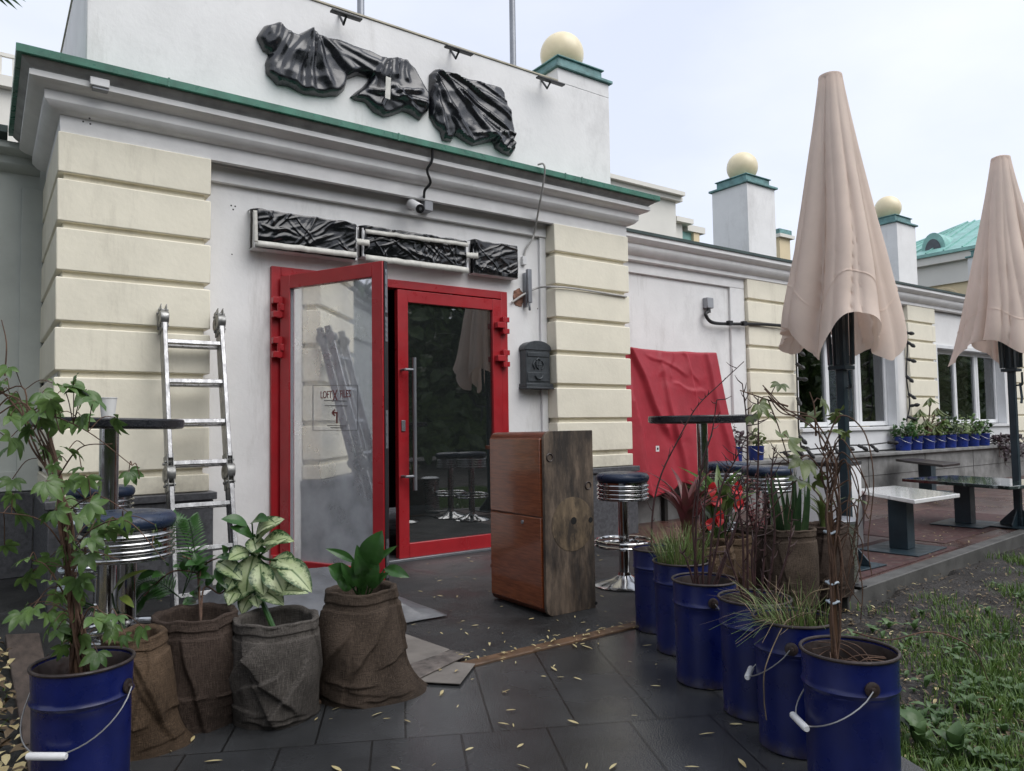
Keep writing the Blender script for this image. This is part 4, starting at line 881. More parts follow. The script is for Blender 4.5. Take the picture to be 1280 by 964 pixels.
# ================================================================== CABINET
T = thing('wooden_cabinet', 'red brown wooden desk cabinet stood on end with weathered bare side', 'cabinet', (2.82, 3.65, 0))
cx0, cx1, cy0, cy1, ch = 2.642, 3.005, 3.40, 3.945, 1.052
def rprof(x0, x1, z0, z1, r, n=6):
    pts = [(x1, z0), (x1, z1)]
    pts += [(x0+r-r*math.sin(math.pi/2*k/n), z1-r+r*math.cos(math.pi/2*k/n)) for k in range(n+1)]
    pts += [(x0+r-r*math.cos(math.pi/2*k/n), z0+r-r*math.sin(math.pi/2*k/n)) for k in range(n+1)]
    return pts
pf = rprof(cx0, cx1, .004, ch, .05)
MB().prism([V((x, cy0, z)) for x, z in pf], (0, cy1-cy0, 0)).build('body', veneer2, T, smooth=40)
pf = rprof(cx0-.006, cx1+.004, .0, ch+.008, .052)
sidep = mat('stained_side_board', (.125,.092,.066), .7, var=.5, vs=8, stretch=(3,3,.45), bump=.4, bs=60, rvar=.15)
over(sidep, (.018,.014,.012), ntex(sidep, 4.5, 9, (1.5,1,.45), .75), 'Fac', .42, .60, .92)
mb = MB(); mb.prism([V((x, cy0-.022, z)) for x, z in pf], (0, .0215, 0)); mb.build('side_panel', sidep, T, smooth=40, bev=.002)
pfm = (cx0+cx1)/2
for (z0, z1) in ((.565, ch-.035), (.045, .558)):
    MB().box(cx0-.012, cx0+.01, cy0+.012, cy1-.012, z0, z1).build('front_panel', veneer, T, bev=.004)
mb = MB(); mb.lathe([(.012,0),(.011,.004)], 16, (cx0-.0125, cy0+.19, .522), axis=Matrix.Rotation(R(-90),4,'Y')); mb.build('keyhole', steelgrey, T)
for z, dx_, yc in ((.955, .09, cy1), (.20, .05, cy1)): MB().box(cx0+.03, cx0+.20, yc+.001, yc+dx_+.01, z-.012, z+.012).build('shelf_end', veneer2, T, bev=.003)
sd = cy0-.0225
def onside(x, y): return at(x, y, 'Y', sd)
mb = MB()
for x, y, r in ((717,651,.022),(738,650,.017),(745,754,.010)):
    mb.lathe([(r,0),(r*.96,.003)], 24, onside(x, y), axis=Matrix.Rotation(R(90),4,'X'))
mb.build('cable_hole', mat('hole_black', (.003,.003,.003), .9), T)
c = onside(716, 655); mb = MB(); mb.lathe([(.158,0),(.158,.0012),(.150,.0018)], 56, c, axis=Matrix.Rotation(R(90),4,'X'))
ringm = mat('pale_scraped_wood', (.14,.10,.06), .7, var=.5, vs=9, stretch=(2,2,.6)); over(ringm, (.016,.012,.010), ntex(ringm, 7, 9, (1.3,1,.5), .75), 'Fac', .45, .60, .88)
mb.build('round_mark', ringm, T)
mb = MB()
for x, y, r in ((687,572,.022),(735,607,.022)): mb.tube([onside(x, y)+V((r*math.cos(a), -.001, r*math.sin(a))) for a in (6.2832*i/20 for i in range(21))], .004, 5)
mb.build('screw_ring', rust, T)
# ================================================================== RED COVER
T = thing('red_cover', 'red nylon cover draped over a tall upright object beside the cream pilaster', 'cover', (5.9, 5.8, 0))
a_, b_ = at(789, 434, 'Y', 5.74), at(894, 441, 'Y', 5.74); ztop = (a_.z+b_.z)/2
xl, xr = 5.40, b_.x
def hem(u):
    px = [(0,.40),(.12,.38),(.22,.30),(.34,.34),(.44,.44),(.54,.40),(.64,.16),(.82,.14),(1,.40)]
    for p, q in zip(px, px[1:]):
        if u <= q[0]: t = (u-p[0])/(q[0]-p[0]); t = t*t*(3-2*t); return p[1]+(q[1]-p[1])*t
    return .4
REDF = [(.14,.0,.40,.62,1,.055,.10),(.15,.35,.20,1.0,-1,.045,.07),(.43,.25,.50,1.0,1,.05,.10),(.66,.1,.72,1.0,-1,.04,.09),(.88,.05,.96,.9,1,.04,.08),(.30,.10,.62,.20,1,.015,.05),(.55,.05,.48,.25,-1,.014,.05),(.62,.04,.75,.24,1,.014,.05),(.45,.05,.40,.22,1,.012,.04),(.52,.28,.80,.30,-1,.014,.04)]
def redfn(u, v):
    a = u*1.35-.175
    fl = 1+.16*v
    if a < 0: x, y = xl-.02*v, 5.74+(-a/.175)*.32
    elif a > 1: x, y = xl+(xr-xl)*fl+.03*v, 5.74+((a-1)/.175)*.32
    else: x, y = xl+(xr-xl)*fl*a, 5.74-.12*v**1.2
    tz = ztop-.02*math.sin(a*3.14)+.012*N3(a*5, 0, 2); zb = hem(min(1, max(0, a)))
    if v < .06: k = v/.06; y += (1-k)*.16*(1 if 0 <= a <= 1 else .2); z = tz+.004*(1-k)
    else: z = tz-(tz-zb)*((v-.06)/.94)
    ang = math.atan2(v-.22, a-.55); rr = math.hypot(v-.22, a-.55)
    f = .02*N3(a*2.2, v*1.2, 5)*min(1, v*4)
    for (a0, v0, a1, v1, sg, hh, ww) in REDF:
        ex_, ev_ = (a1-a0)*.85, (v1-v0)*1.5; L2 = ex_*ex_+ev_*ev_; px_, pv_ = (a-a0)*.85, (v-v0)*1.5; s_ = (px_*ex_+pv_*ev_)/L2
        if -.15 < s_ < 1.15:
            d = sg*((px_*ev_-pv_*ex_)/math.sqrt(L2)+.03*N3(s_*2.2, a0*5, 3)); fade = min(1, (s_+.15)*4)*min(1, (1.15-s_)*5)
            if d > -.03: f += .7*hh*fade*(math.exp(-d/ww) if d > 0 else (1+d/.03)**2)
    f += .045*max(0, v-.25)*(.5+.5*math.cos(6.283*(a*4.3+.35*math.sin(2.2*v)+.15*N3(a*3, v, 2))))**2
    if 0 <= a <= 1: y -= f*1.35
    else: x += f*(1 if a > 1 else -.3)
    return V((x, y, z))
mb = MB(); ids = mb.grid(redfn, 150, 110)
cov = mb.build('cloth', redcloth, T, smooth=70); sm = cov.modifiers.new('thickness', 'SOLIDIFY'); sm.thickness = .003
p = redfn((.235+.175)/1.35, .86); p = at(821, 561, 'Y', 5.50)
MB().box(p.x-.025, p.x+.025, p.y-.012, p.y-.008, p.z-.03, p.z+.03).build('label', whitep, T)
MB().box(p.x-.010, p.x+.012, p.y-.0135, p.y-.0125, p.z-.012, p.z+.012).build('label_print', stain, T)
mb = MB()
for x, y in ((5.46,5.80),(6.22,5.80),(5.46,6.0),(6.22,6.0)): mb.box(x, x+.05, y, y+.05, 0, 1.75)
mb.box(5.45, 6.28, 5.79, 6.06, 1.751, 1.80); mb.build('rack_frame', stain, T)
mb = MB(); p = at(779, 640, 'Z', .1); mb.lathe([(.03,.0),(.045,.02),(.045,.55),(.03,.56)], 16, (p.x, p.y+.1, 0)); mb.build('stand_foot', blackp, T)
# ================================================================== UMBRELLAS
def umbrella(label, px, py, z, ztop, seed, tops, hem_pts, rmax, base=True):
    c = dep(px, py, z); T = thing('patio_umbrella', label, 'umbrella', (c.x, c.y, 0), 'closed beige umbrellas'); rnd = random.Random(seed)
    ph = [rnd.uniform(0, 6.28) for _ in range(6)]
    def F(th, t):
        w1 = th+.22*math.sin(2*th+ph[0])+.10*math.sin(3*th+ph[1])+.10*t*math.sin(5*t+ph[2])
        a = abs(math.sin(2.5*w1+ph[3]))**.45
        b = abs(math.sin(4.5*w1+ph[4]+.6*t))**.5
        c = abs(math.sin(8*w1+ph[5]-.8*t))**.6
        return .62*a+.24*b+.14*c
    def hemz(th): return hem_pts[0]-hem_pts[1]*math.cos(4*(th-hem_pts[3]))+hem_pts[2]*math.sin(3*th+ph[5])+.035*math.sin(7*th+ph[0])
    def P(th, t, grow=0):
        zz = ztop-(ztop-hemz(th))*t
        r = .088+(rmax-.088)*(.30*t+.70*t**1.15)
        am = .16+.44*min(1, t*1.3)
        r *= (1-am)+am*F(th, t)*1.05
        r += .010*N3(math.cos(th)*3, math.sin(th)*3, t*5+seed)*t+grow
        if t > .90: k = (t-.90)/.10; r += k*k*.025*math.sin(3*th+ph[2])
        return V((r*math.cos(th), r*math.sin(th), zz))
    mb = MB(); mb.grid(lambda u, v: P(2*math.pi*u, v), 200, 90, True)
    cv = mb.build('canopy', umbm, T, off=(0,0,0), smooth=70)
    mb = MB(); mb.grid(lambda u, v: P(2*math.pi*u, .828+.007*v, .0015+.0025*v), 200, 4, True); mb.build('valance_seam', umbm, cv, off=(0,0,0), smooth=70)
    mb = MB(); mb.lathe([(.001,.03),(.05,.028),(.085,.012),(.088,0),(.084,-.03)], 24, (0,0,ztop), cap1=False); mb.build('top_cap', umbm, cv, off=(0,0,0))
    MB().box(-.031, .031, -.031, .031, .02, ztop-.1).build('pole', postm, T, off=(0,0,0), bev=.006)
    zs = hem_pts[0]-.02
    mb = MB(); mb.box(-.038, .038, -.042, .042, zs-.20, zs+.35); mb.box(-.07, .07, -.07, .07, zs-.22, zs-.19); mb.build('runner', postm, T, off=(0,0,0), bev=.004)
    for k in range(8):
        a = 2*math.pi*k/8+.3; r0 = .085; mb = MB(); mb.tube([(r0*math.cos(a), r0*math.sin(a), zs-.18), (.10*math.cos(a), .10*math.sin(a), zs+.6), (.07*math.cos(a), .07*math.sin(a), ztop-.15)], .013, 6)
        mb.build('rib', postm, T, off=(0,0,0))
    mb = MB(); zc_ = zs-.36; mb.tube(curve([(.0,-.04,zc_),(-.05,-.09,zc_),(-.11,-.13,zc_+.01),(-.16,-.15,zc_+.12)]), .009, 8); mb.tube([(-.05,-.09,zc_+.02),(-.05,-.10,zc_-.12),(-.07,-.10,zc_-.18)], .012, 8); mb.build('crank', postm, T, off=(0,0,0))
    mb = MB(); mb.box(-.19, .19, -.19, .19, .0108, .022); mb.lathe([(.06,.0221),(.06,.11)], 4, axis=Matrix.Rotation(R(45),4,'Z'))
    for a in range(4):
        d = V((math.cos(a*math.pi/2), math.sin(a*math.pi/2), 0)); s = V((-d.y, d.x, 0))*.006
        mb.prism([d*.035-s+V((0,0,.0225)), d*.17-s+V((0,0,.0225)), d*.17-s+V((0,0,.05)), d*.035-s+V((0,0,.19))], s*2)
    mb.build('base_plate', postm, T, off=(0,0,0), bev=.003)
    return T
U1 = umbrella('closed beige patio umbrella nearest the camera in front of the first window', 1057, 600, 5.6, 3.76, 4, None, (1.72,.12,.05,R(-175)), .46)
U2 = umbrella('closed beige patio umbrella at the right edge by the dark marble table', 1272, 620, 7.4, 3.74, 9, None, (1.80,.13,.05,R(-150)), .52)
# ================================================================== BOXES, BINS
p = dep(1036, 600, 6.6); T = thing('planter_box', 'white square planter box with dark rim behind the umbrella pole', 'planter', (p.x, p.y, 0))
mb = MB(); a = R(12); bx = [(p.x+x*math.cos(a)-y*math.sin(a), p.y+x*math.sin(a)+y*math.cos(a)) for x, y in ((-.21,-.21),(.21,-.21),(.21,.21),(-.21,.21))]
mb.hexa(bx, .003, .70); mb.build('body', pvcw, T, bev=.006)
mb = MB(); mb.hexa([((x-p.x)*1.03+p.x, (y-p.y)*1.03+p.y) for x, y in bx], .701, .735); mb.build('rim', blackp, T, bev=.004)
p = at(1069, 737, 'Z', 0); T = thing('pedal_bin', 'small cylindrical steel bin with lid at the terrace corner', 'bin', (p.x, p.y+.1, 0))
MB().lathe([(.115,.0),(.12,.01),(.12,.03)], 36).build('base_ring', blackp, T, off=(0,0,.013))
MB().lathe([(.112,.044),(.112,.42)], 36).build('body', mat('brushed_steel', (.45,.45,.44), .3, metal=.9, var=.2, vs=8, stretch=(1,1,9), rvar=.1), T, off=(0,0,0))
MB().lathe([(.118,.421),(.120,.44),(.10,.455),(.04,.462),(.001,.463)], 36).build('lid', steelgrey, T, off=(0,0,0))
mb = MB(); mb.box(-.04, .04, -.16, -.10, .02, .032); mb.build('pedal', blackp, T, off=(0,0,0), bev=.003)
p = at(1074, 668, 'Z', 0); T = thing('round_pot', 'dark round pot standing behind the white marble table', 'pot', (p.x+.25, p.y+.25, 0))
MB().lathe([(.14,.002),(.17,.34),(.18,.35),(.18,.38),(.165,.38),(.15,.33)], 32, cap1=False).build('pot_wall', greenplastic, T, off=(0,0,0))
MB().lathe([(.158,.335),(.001,.34)], 24, cap0=False).build('soil', soil, T, off=(0,0,0))
# cardboard and tarpaulin
gc = 'flat pieces of cardboard on the ground'
for i, (pts, z, mt, lab) in enumerate((([(480,778),(505,793),(562,813),(512,836),(470,845)], .014, cardm, 'plain grey cardboard piece under the burlap sack edge'), ([(505,834),(564,814),(588,818),(520,851)], .021, cardm2, 'crumpled printed cardboard strip between two plain pieces'), ([(518,853),(560,828),(594,831),(575,856)], .012, cardm, 'plain brownish cardboard piece nearest the paving slabs'))):
    P = [at(x, y, 'Z', z) for x, y in pts]; c = sum(P, V((0,0,0)))/len(P)
    tag(MB().prism([V((p.x, p.y, z)) for p in P], (0,0,.006)).build('cardboard_sheet', mt, None, bev=.002, off=(c.x,c.y,z)), lab, 'cardboard', gc)
mb = MB(); tc_ = V((1.55, 4.35))
def tarpfn(u, v):
    x = .95+1.25*u; y = 3.75+1.15*v; h = .20*math.exp(-(((u-.30)/.33)**2+((v-.55)/.4)**2))+.13*math.exp(-(((u-.72)/.25)**2+((v-.6)/.35)**2))
    h += .04*(1-abs(N3(x*3, y*4, 2)))**3*min(1, 4*min(u, 1-u, v, 1-v)); e = min(1, 7*min(u, 1-u, v, 1-v)); return V((x+.05*N3(u*4,v*4,1), y+.05*N3(u*4,v*4,9), .012+max(0,h)*e))
mb.grid(tarpfn, 70, 60); tp = mb.build('tarpaulin', tarpm, None, smooth=70, off=(1.55,4.35,0)); tag(tp, 'crumpled grey tarpaulin lying behind the burlap sacks by the open door', 'tarpaulin')
tp.modifiers.new('thickness', 'SOLIDIFY').thickness = .004
# ================================================================== BUCKETS
def bucket(label, x, y, rot, handle=1, d=.264, h=.425, plant=True):
    T = thing('steel_bucket', label, 'bucket', (x, y, .005), 'large blue steel buckets'); T.rotation_euler = (0, 0, rot); r = d/2
    MB().lathe([(r-.012,.0),(r-.006,.004),(r-.006,.012),(r-.008,.02),*[(r-.008+.004*q_/10, .02+(h-.125)*q_/10) for q_ in range(1,11)],(r,h-.10),(r+.003,h-.094),(r,h-.088),(r-.002,h-.08),(r,h-.008),(r+.0,h-.006),(r-.004,h-.006),(r-.004,h-.11)], 72, cap1=False).dent(x).build('body', blue, T, off=(0,0,0), smooth=50)
    MB().tube([((r+.001)*math.cos(6.2832*i/72), (r+.001)*math.sin(6.2832*i/72), h-.002) for i in range(73)], .0052, 8).build('rim', rust, T, off=(0,0,0))
    MB().lathe([(r-.0045,h-.01),(r-.0055,h-.012),(r-.0055,h-.10)], 64, cap0=False, cap1=False).build('inner_wall', rust, T, off=(0,0,0))
    mb = MB(); rnd = random.Random(int(x*1000)); mb.lathe([(.001,h-.082),(r*.5,h-.085),(r-.006,h-.09)], 40, cap0=False, cap1=False)
    for v in mb.v: v.z += .012*N3(v.x*20+x, v.y*20, 2)
    mb.build('soil', soil, T, off=(0,0,0))
    for s in (-1, 1):
        mb = MB(); mb.lathe([(.021,0),(.021,.005),(.014,.008),(.008,.008),(.007,.016),(.001,.017)], 20, (s*r, 0, h-.072), axis=Matrix.Rotation(R(90*s),4,'Y')); mb.build('handle_lug', rust, T, off=(0,0,0))
    if handle:
        mb = MB(); rr = r+.016; pts = []; D = .135
        for i in range(25):
            a = math.pi*i/24; x_ = rr*math.cos(a); yy = -rr*math.sin(a)-.004; drop = D*math.sin(a)**.8
            pts.append((x_, yy, h-.072-drop))
        mb.tube(pts, .0021, 6); hd = mb.build('handle', wire, T, off=(0,0,0))
        m_ = pts[11:14]; mb = MB(); mb.tube([(m_[0][0]+.034, m_[1][1], m_[1][2]), (m_[0][0]+.027, m_[1][1], m_[1][2]), (-.05, m_[1][1], m_[1][2]), (-.056, m_[1][1], m_[1][2])], [.008,.0105,.0105,.008], 12); mb.build('grip', whitep, hd, off=(0,0,0))
    return T
def bpos(x, y): p = at(x, y, 'Z', .425); return p.x, p.y
BK = []
for px, py, rot, hn, lab in ((1061,813,R(-125),1,'front right blue bucket holding a staked bare vine'), (992,773,R(-150),1,'second blue bucket from the front right, holding spreading grass'), (943,748,R(-100),0,'empty looking blue bucket behind the spreading grass bucket'), (880,725,R(55),1,'blue bucket with tall dark twigs, fourth from the front right'), (851,702,R(-75),0,'blue bucket with the upright green grass tuft'), (822,686,R(-75),0,'rearmost blue bucket of the right row nearest the bar stool')):
    x, y = bpos(px, py); BK.append((x, y)); bucket(lab, x, y, rot, hn)
x, y = bpos(104, 828); BL = (x, y); bucket('front left blue bucket with a leafy creeper tied to a stake', x, y, R(-38))
# small blue buckets on the ledge
def pail(label, x, y, s):
    T = thing('small_pail', label, 'pail', (x, y, .602), 'small blue pails on the ledge')
    MB().lathe([(.085*s,0),(.088*s,.004),(.10*s,.165*s),(.104*s,.17*s),(.104*s,.18*s),(.097*s,.18*s),(.094*s,.15*s)], 30, cap1=False).build('body', bluesm, T, off=(0,0,0))
    MB().lathe([(.095*s,.155*s),(.001,.16*s)], 20, cap0=False).build('soil', soil, T, off=(0,0,0))
    mb = MB(); mb.tube([(.105*s*math.cos(a), -.105*s*math.sin(a), .165*s-.07*s*math.sin(a)) for a in (math.pi*i/16 for i in range(17))], .0025, 5); mb.build('handle', wire, T, off=(0,0,0))
    return T
PAILS = []
LB = {923:'left of two blue pails near the red cover, dark leaved plant', 950:'right of two blue pails near the red cover', 1134:'first blue pail right of the first window sill', 1148:'second blue pail of the ledge row, under the tall umbrella plant', 1164:'blue pail below the tall umbrella plant on the ledge', 1177:'blue pail under the light green bushy plant, ledge row', 1191:'blue pail left of the window mullion on the ledge', 1206:'blue pail under the pale striped leaves on the ledge', 1220:'blue pail left of the last ledge pail in view', 1233:'last blue pail of the row before the purple trailing plant'}
for px, lab in LB.items():
    yy = 5.93 if px > 1000 else 5.90
    p = at(px, 560, 'Y', yy); s = 1.0 if px < 1000 else 1.22
    pail(lab, p.x, yy+.06, s); PAILS.append((px, p.x, yy+.06, .602+.165*s, s))
# ================================================================== BURLAP SACKS
def sack(label, x, y, r0, r1, h, mt, seed, skirt=0, sd=(1,0), amp=.012, flare=.0, loc_z=.004, rim=.022, slouch=0):
    """burlap sack round a pot: r0 at the ground, r1 at the rolled rim, a loose skirt trailing towards sd"""
    T = thing('burlap_sack', label, 'burlap sack', (x, y, loc_z), 'burlap sack planters'); s_ = V((*sd, 0)).normalized()
    rr_ = random.Random(seed); FD = []
    base_a = math.atan2(-y, -x)
    for q_ in range(6):
        a0 = base_a+rr_.uniform(-1.5, 1.5); FD.append((a0, rr_.uniform(.5, 1.05), a0+rr_.choice((-1,1))*rr_.uniform(.15, 1.1), rr_.uniform(-.1, .45), rr_.choice((-1,1)), rr_.uniform(.7, 1.5), rr_.uniform(.04, .11)))
    for q_ in range(5):
        a0 = base_a+rr_.uniform(-1.5, 1.5); z_ = rr_.uniform(.03, .40); FD.append((a0-.5, z_, a0+.5, z_+rr_.uniform(-.08,.08), rr_.choice((-1,1)), rr_.uniform(.35,.7), rr_.uniform(.03,.06)))
    def wr(th, t):
        c, s = math.cos(th), math.sin(th); f = .5*N3(c*1.3+seed, s*1.3, t*1.6)+.25*N3(c*2.6+seed, s*2.6, t*3)
        for (a0, t0, a1, t1, sg, hh, ww) in FD:
            da = (th-a0+math.pi) % (2*math.pi)-math.pi; ex_, ez_ = (a1-a0)*r1, (t1-t0)*h; L2 = ex_*ex_+ez_*ez_
            px_, pz_ = da*r1, (t-t0)*h; s_ = (px_*ex_+pz_*ez_)/L2
            if -.25 < s_ < 1.25:
                d = sg*((px_*ez_-pz_*ex_)/math.sqrt(L2)+.010*N3(s_*3, a0*3, seed)); fade = min(1, (s_+.25)*3)*min(1, (1.25-s_)*3)
                if d > -.007: f += hh*fade*(math.exp(-d/ww) if d > 0 else 1+d/.007)
        return amp*f
    def fn(u, v):
        th = 2*math.pi*u; k = .5+.5*math.cos(th-math.atan2(s_.y, s_.x))
        if v < .80:
            t = v/.80; z = h*t; bul = math.sin(math.pi*t)*.012
            r = r0+(r1-r0)*t**.8+bul+wr(th, t)*(1 if t < .86 else 1-.5*(t-.86)/.14)-(.007 if .87 < t < .93 else 0)+skirt*(k**5)*max(0, 1-t*2.2)**2.2+.006*max(0, 1-t*14)
            z = z+(.012*N3(math.cos(th)*2+seed, math.sin(th)*2, 5))*t+slouch*t*k
        else:
            t = (v-.80)/.20; a = math.pi*min(1, t*2.2); top = h+(.012*N3(math.cos(th)*2+seed, math.sin(th)*2, 5))+slouch*k
            r = r1+.006*math.sin(a)-rim*(1-math.cos(a))/2*1.2+wr(th, 1)*.4+.006*N3(math.cos(th)*4, math.sin(th)*4, seed+t); z = top+rim*.55*math.sin(a)-max(0, t-.45)*.16
        z = max(z, 0.0)
        return V((r*math.cos(th), r*math.sin(th), z))
    mb = MB(); mb.grid(fn, 200, 120, True); cv = mb.build('cloth', mt, T, off=(0,0,0), smooth=75)
    mb = MB(); mb.lathe([(r1-.02,h-.07),(r1*.5,h-.06),(.001,h-.055)], 36, cap0=False, cap1=False); mb.build('soil', soil, T, off=(0,0,0))
    return T
def spos(px, pz_y, z): p = dep(px, pz_y, z); return p.x, p.y
# left row: placed from where their rims and feet stand
SK = {}
for key, px, fy, r0, r1, h, mt, seed, skirt, sd, lab in (
    ('a', 166, 948, .125, .105, .37, burl_tan, 11, .07, (.9,-.6), 'tan crumpled burlap sack directly behind the front left bucket'),
    ('b', 243, 918, .155, .150, .385, burl_dark, 23, .0, (-.6,-.8), 'dark brown burlap sack between the tan and the grey sack'),
    ('c', 345, 912, .150, .158, .36, burl_grey, 37, .0, (1,0), 'grey burlap sack holding the variegated leafy plant'),
    ('d', 452, 886, .165, .145, .42, burl_brown, 41, .10, (.85,-.35), 'brown burlap sack with broad green leaves nearest the open door')):
    p = at(px, fy, 'Z', 0); d = V((p.x, p.y, 0)).normalized(); x, y = p.x+d.x*r0, p.y+d.y*r0; SK[key] = (x, y, h)
    sack(lab, x, y, r0, r1, h, mt, seed, skirt, sd, .015)
for key, px, z, r0, r1, h, mt, seed, lab, amp in (
    ('e', 868, 4.25, .19, .20, .40, burl_tan, 53, 'crumpled tan burlap sack holding the maroon leaved plant', .035),
    ('f', 946, 4.75, .14, .145, .40, burl_dark, 67, 'dark burlap sack left of the snake plant sack', .012),
    ('g', 987, 4.55, .145, .15, .43, burl_brown, 71, 'brown burlap sack holding the snake plant', .010),
    ('h', 1029, 4.75, .14, .14, .42, burl_dark, 83, 'dark burlap sack right of the snake plant sack', .016),
    ('i', 905, 4.6, .15, .16, .38, burl_tan, 97, 'tan burlap sack under the plant with red bracts', .03)):
    x, y = spos(px, 650, z); SK[key] = (x, y, h); sack(lab, x, y, r0, r1, h, mt, seed, .02, (1,0), amp)
# ================================================================== PLANTS
def plant(name, label, cat, base, group=None): return thing(name, label, cat, base, group)
def rest(mb_s, mb_l, T, sm, lm, sname='stem', lname='leaves'):
    if mb_s.f: mb_s.build(sname, sm, T)
    if mb_l.f: mb_l.build(lname, lm, T, smooth=60)
# --- creeper on a stake, front left bucket
rnd = random.Random(77); bx, by = BL; zb = .345
T = plant('creeper_plant', 'leafy green creeper with red stems tied to a stake in the front left bucket', 'creeper', (bx, by, zb))
MB().tube([(bx-.01, by, zb), dep(76, 600, 2.17), dep(60, 540, 2.2)], .006, 8).build('stake', stakem, T)
ms, ml = MB(), MB()
def strand(px, r0=.004, n=6): 
    c = curve([dep(x, y, z*.826+max(0, (640-y))*.0003) for x, y, z in px], n); ms.tube(c, [r0*(1-.55*i/len(c)) for i in range(len(c))], 6); return c
stems = []
for k in range(16):
    j = lambda s=5: rnd.uniform(-s, s)
    stems.append(strand([(104+j(20),850,2.60+.05*rnd.random()),(93+j(9),770+j(),2.57+.04*rnd.random()),(86+j(8),700,2.56+.05*rnd.random()),(80+j(9),640,2.57),(68+j(9),590,2.6),(48+j(12),545+j(9),2.6),(15+j(14),500+j(22),2.6),(-30,520+j(40),2.6)][:rnd.choice([4,5,6,8])], .0042))
for pts in ([(88,690,2.6),(118,660,2.55),(160,652,2.5),(205,700,2.5)], [(70,600,2.6),(100,560,2.55),(140,555,2.5)], [(40,540,2.6),(60,520,2.55),(110,540,2.5),(165,582,2.5)], [(20,530,2.6),(60,505,2.55),(75,540,2.5)], [(6,470,2.7),(8,430,2.7),(2,400,2.7)], [(90,760,2.6),(60,710,2.5),(40,700,2.5)], [(84,690,2.6),(50,650,2.55),(-5,640,2.5)], [(95,800,2.6),(112,760,2.5),(135,770,2.5)], [(88,720,2.6),(110,690,2.5),(150,700,2.5)], [(82,640,2.6),(120,620,2.5),(160,640,2.5)]): stems.append(strand(pts, .0026))
LV = [(100,440,.075),(140,470,.07),(60,450,.07),(30,500,.07),(20,545,.085),(60,500,.06),(75,520,.06),(100,520,.055),(85,560,.06),(105,590,.06),(85,600,.055),(60,570,.05),(100,640,.08),(130,650,.07),(150,640,.06),(75,640,.06),(85,670,.07),(115,660,.065),(140,680,.05),(60,690,.07),(35,700,.06),(15,640,.08),(10,600,.06),(70,740,.06),(40,760,.055),(100,740,.055),(120,770,.075),(100,790,.07),(135,785,.06),(85,785,.06),(60,765,.055),(150,775,.05),(5,480,.06),(5,440,.05),(8,520,.08),(45,470,.06),(120,450,.06),(195,655,.035),(175,590,.03),(25,720,.06),(110,700,.05),(72,480,.08),(110,625,.07),(128,668,.08)]
r3 = random.Random(9); LV = [(x, y+48 if y < 480 else y, s*.9) for x, y, s in LV]; LV += [(x+r3.uniform(-28,28), y+r3.uniform(-25,25), s*.85) for x, y, s in LV if r3.random() < .5]+[(r3.gauss(80,38), r3.uniform(590,815), r3.uniform(.045,.07)) for _ in range(20)]+[(r3.uniform(-10,120), r3.uniform(485,560), r3.uniform(.05,.075)) for _ in range(3)]
for px, py, s in LV:
    p = dep(px+rnd.uniform(-6,6), py+rnd.uniform(-6,6), rnd.uniform(2.02, 2.24)); ml.palmate(p, (rnd.uniform(-.8,.8), rnd.uniform(-.7,.2), rnd.uniform(-1,-.1)), s*.95, rnd)
    q = min((c for st in stems for c in st), key=lambda c: (c-p).length); ms.tube(curve([q, q.lerp(p, .5)+V((0,0,.02)), p], 4), .0014, 5)
rest(ms, ml, T, barkm, lf_creeper, lname='foliage')
for x, y in ((80,655),(86,712),(84,735)):
    p = dep(x, y, 2.155); MB().tube([p+V((.022*math.cos(a), .022*math.sin(a), .002*math.sin(3*a))) for a in (6.2832*i/20 for i in range(21))], .006, 6).build('tie', tiem, T)
def leafpx(ml, b, t, z, w, zt=None, nrm=(-.3,-.6,.75), fold=.25, droop=.12, wave=.05, cols=3, n=10, shape=.9):
    ml.leaf(dep(*b, z), dep(*t, zt or z-.05), w, nrm, fold, droop, n, shape, wave, cols)
# --- variegated plant in the grey sack
x, y, h = SK['c']; T = plant('variegated_plant', 'plant with big cream and green speckled leaves in the grey sack', 'plant', (x, y, h-.05)); zc = 3.02
ms, ml, mg = MB(), MB(), MB(); b0 = V((x, y, h-.06)); st = curve([b0, dep(322,735,zc), dep(318,700,zc), dep(316,668,zc)]); ms.tube(st, .011, 8)
for b, t, w in (((319,678),(356,649),.085),((327,679),(368,677),.07),((318,694),(307,748),.10),((347,700),(390,741),.085),((336,707),(355,743),.09),((272,702),(303,726),.065),((298,736),(285,757),.06),((343,742),(386,742),.05),((319,744),(323,760),.05),((316,672),(322,695),.06),((318,730),(288,752),.07),((322,735),(355,757),.075),((316,742),(302,768),.06),((330,690),(362,672),.075),((312,690),(285,700),.07),((325,705),(330,745),.08),((340,700),(372,712),.075),((300,712),(283,740),.06),((322,668),(345,655),.07)):
    leafpx(ml, b, t, zc-rnd.uniform(0,.06), w*1.22); ms.tube(curve([dep(*b, zc-.03), dep((b[0]+319)/2, (b[1]+705)/2-4, zc), st[-6]], 5), .0045, 6)
for b, t, w in (((315,672),(287,659),.05),((309,657),(276,649),.055),((315,653),(336,651),.06),((296,700),(270,697),.04),((310,690),(335,690),.045)):
    leafpx(mg, b, t, zc-.02, w); ms.tube([dep(*b, zc-.02), st[-2]], .003, 6)
rest(ms, ml, T, lf_green, lf_dieff, lname='speckled_leaves'); mg.build('green_leaves', lf_green, T, smooth=60)
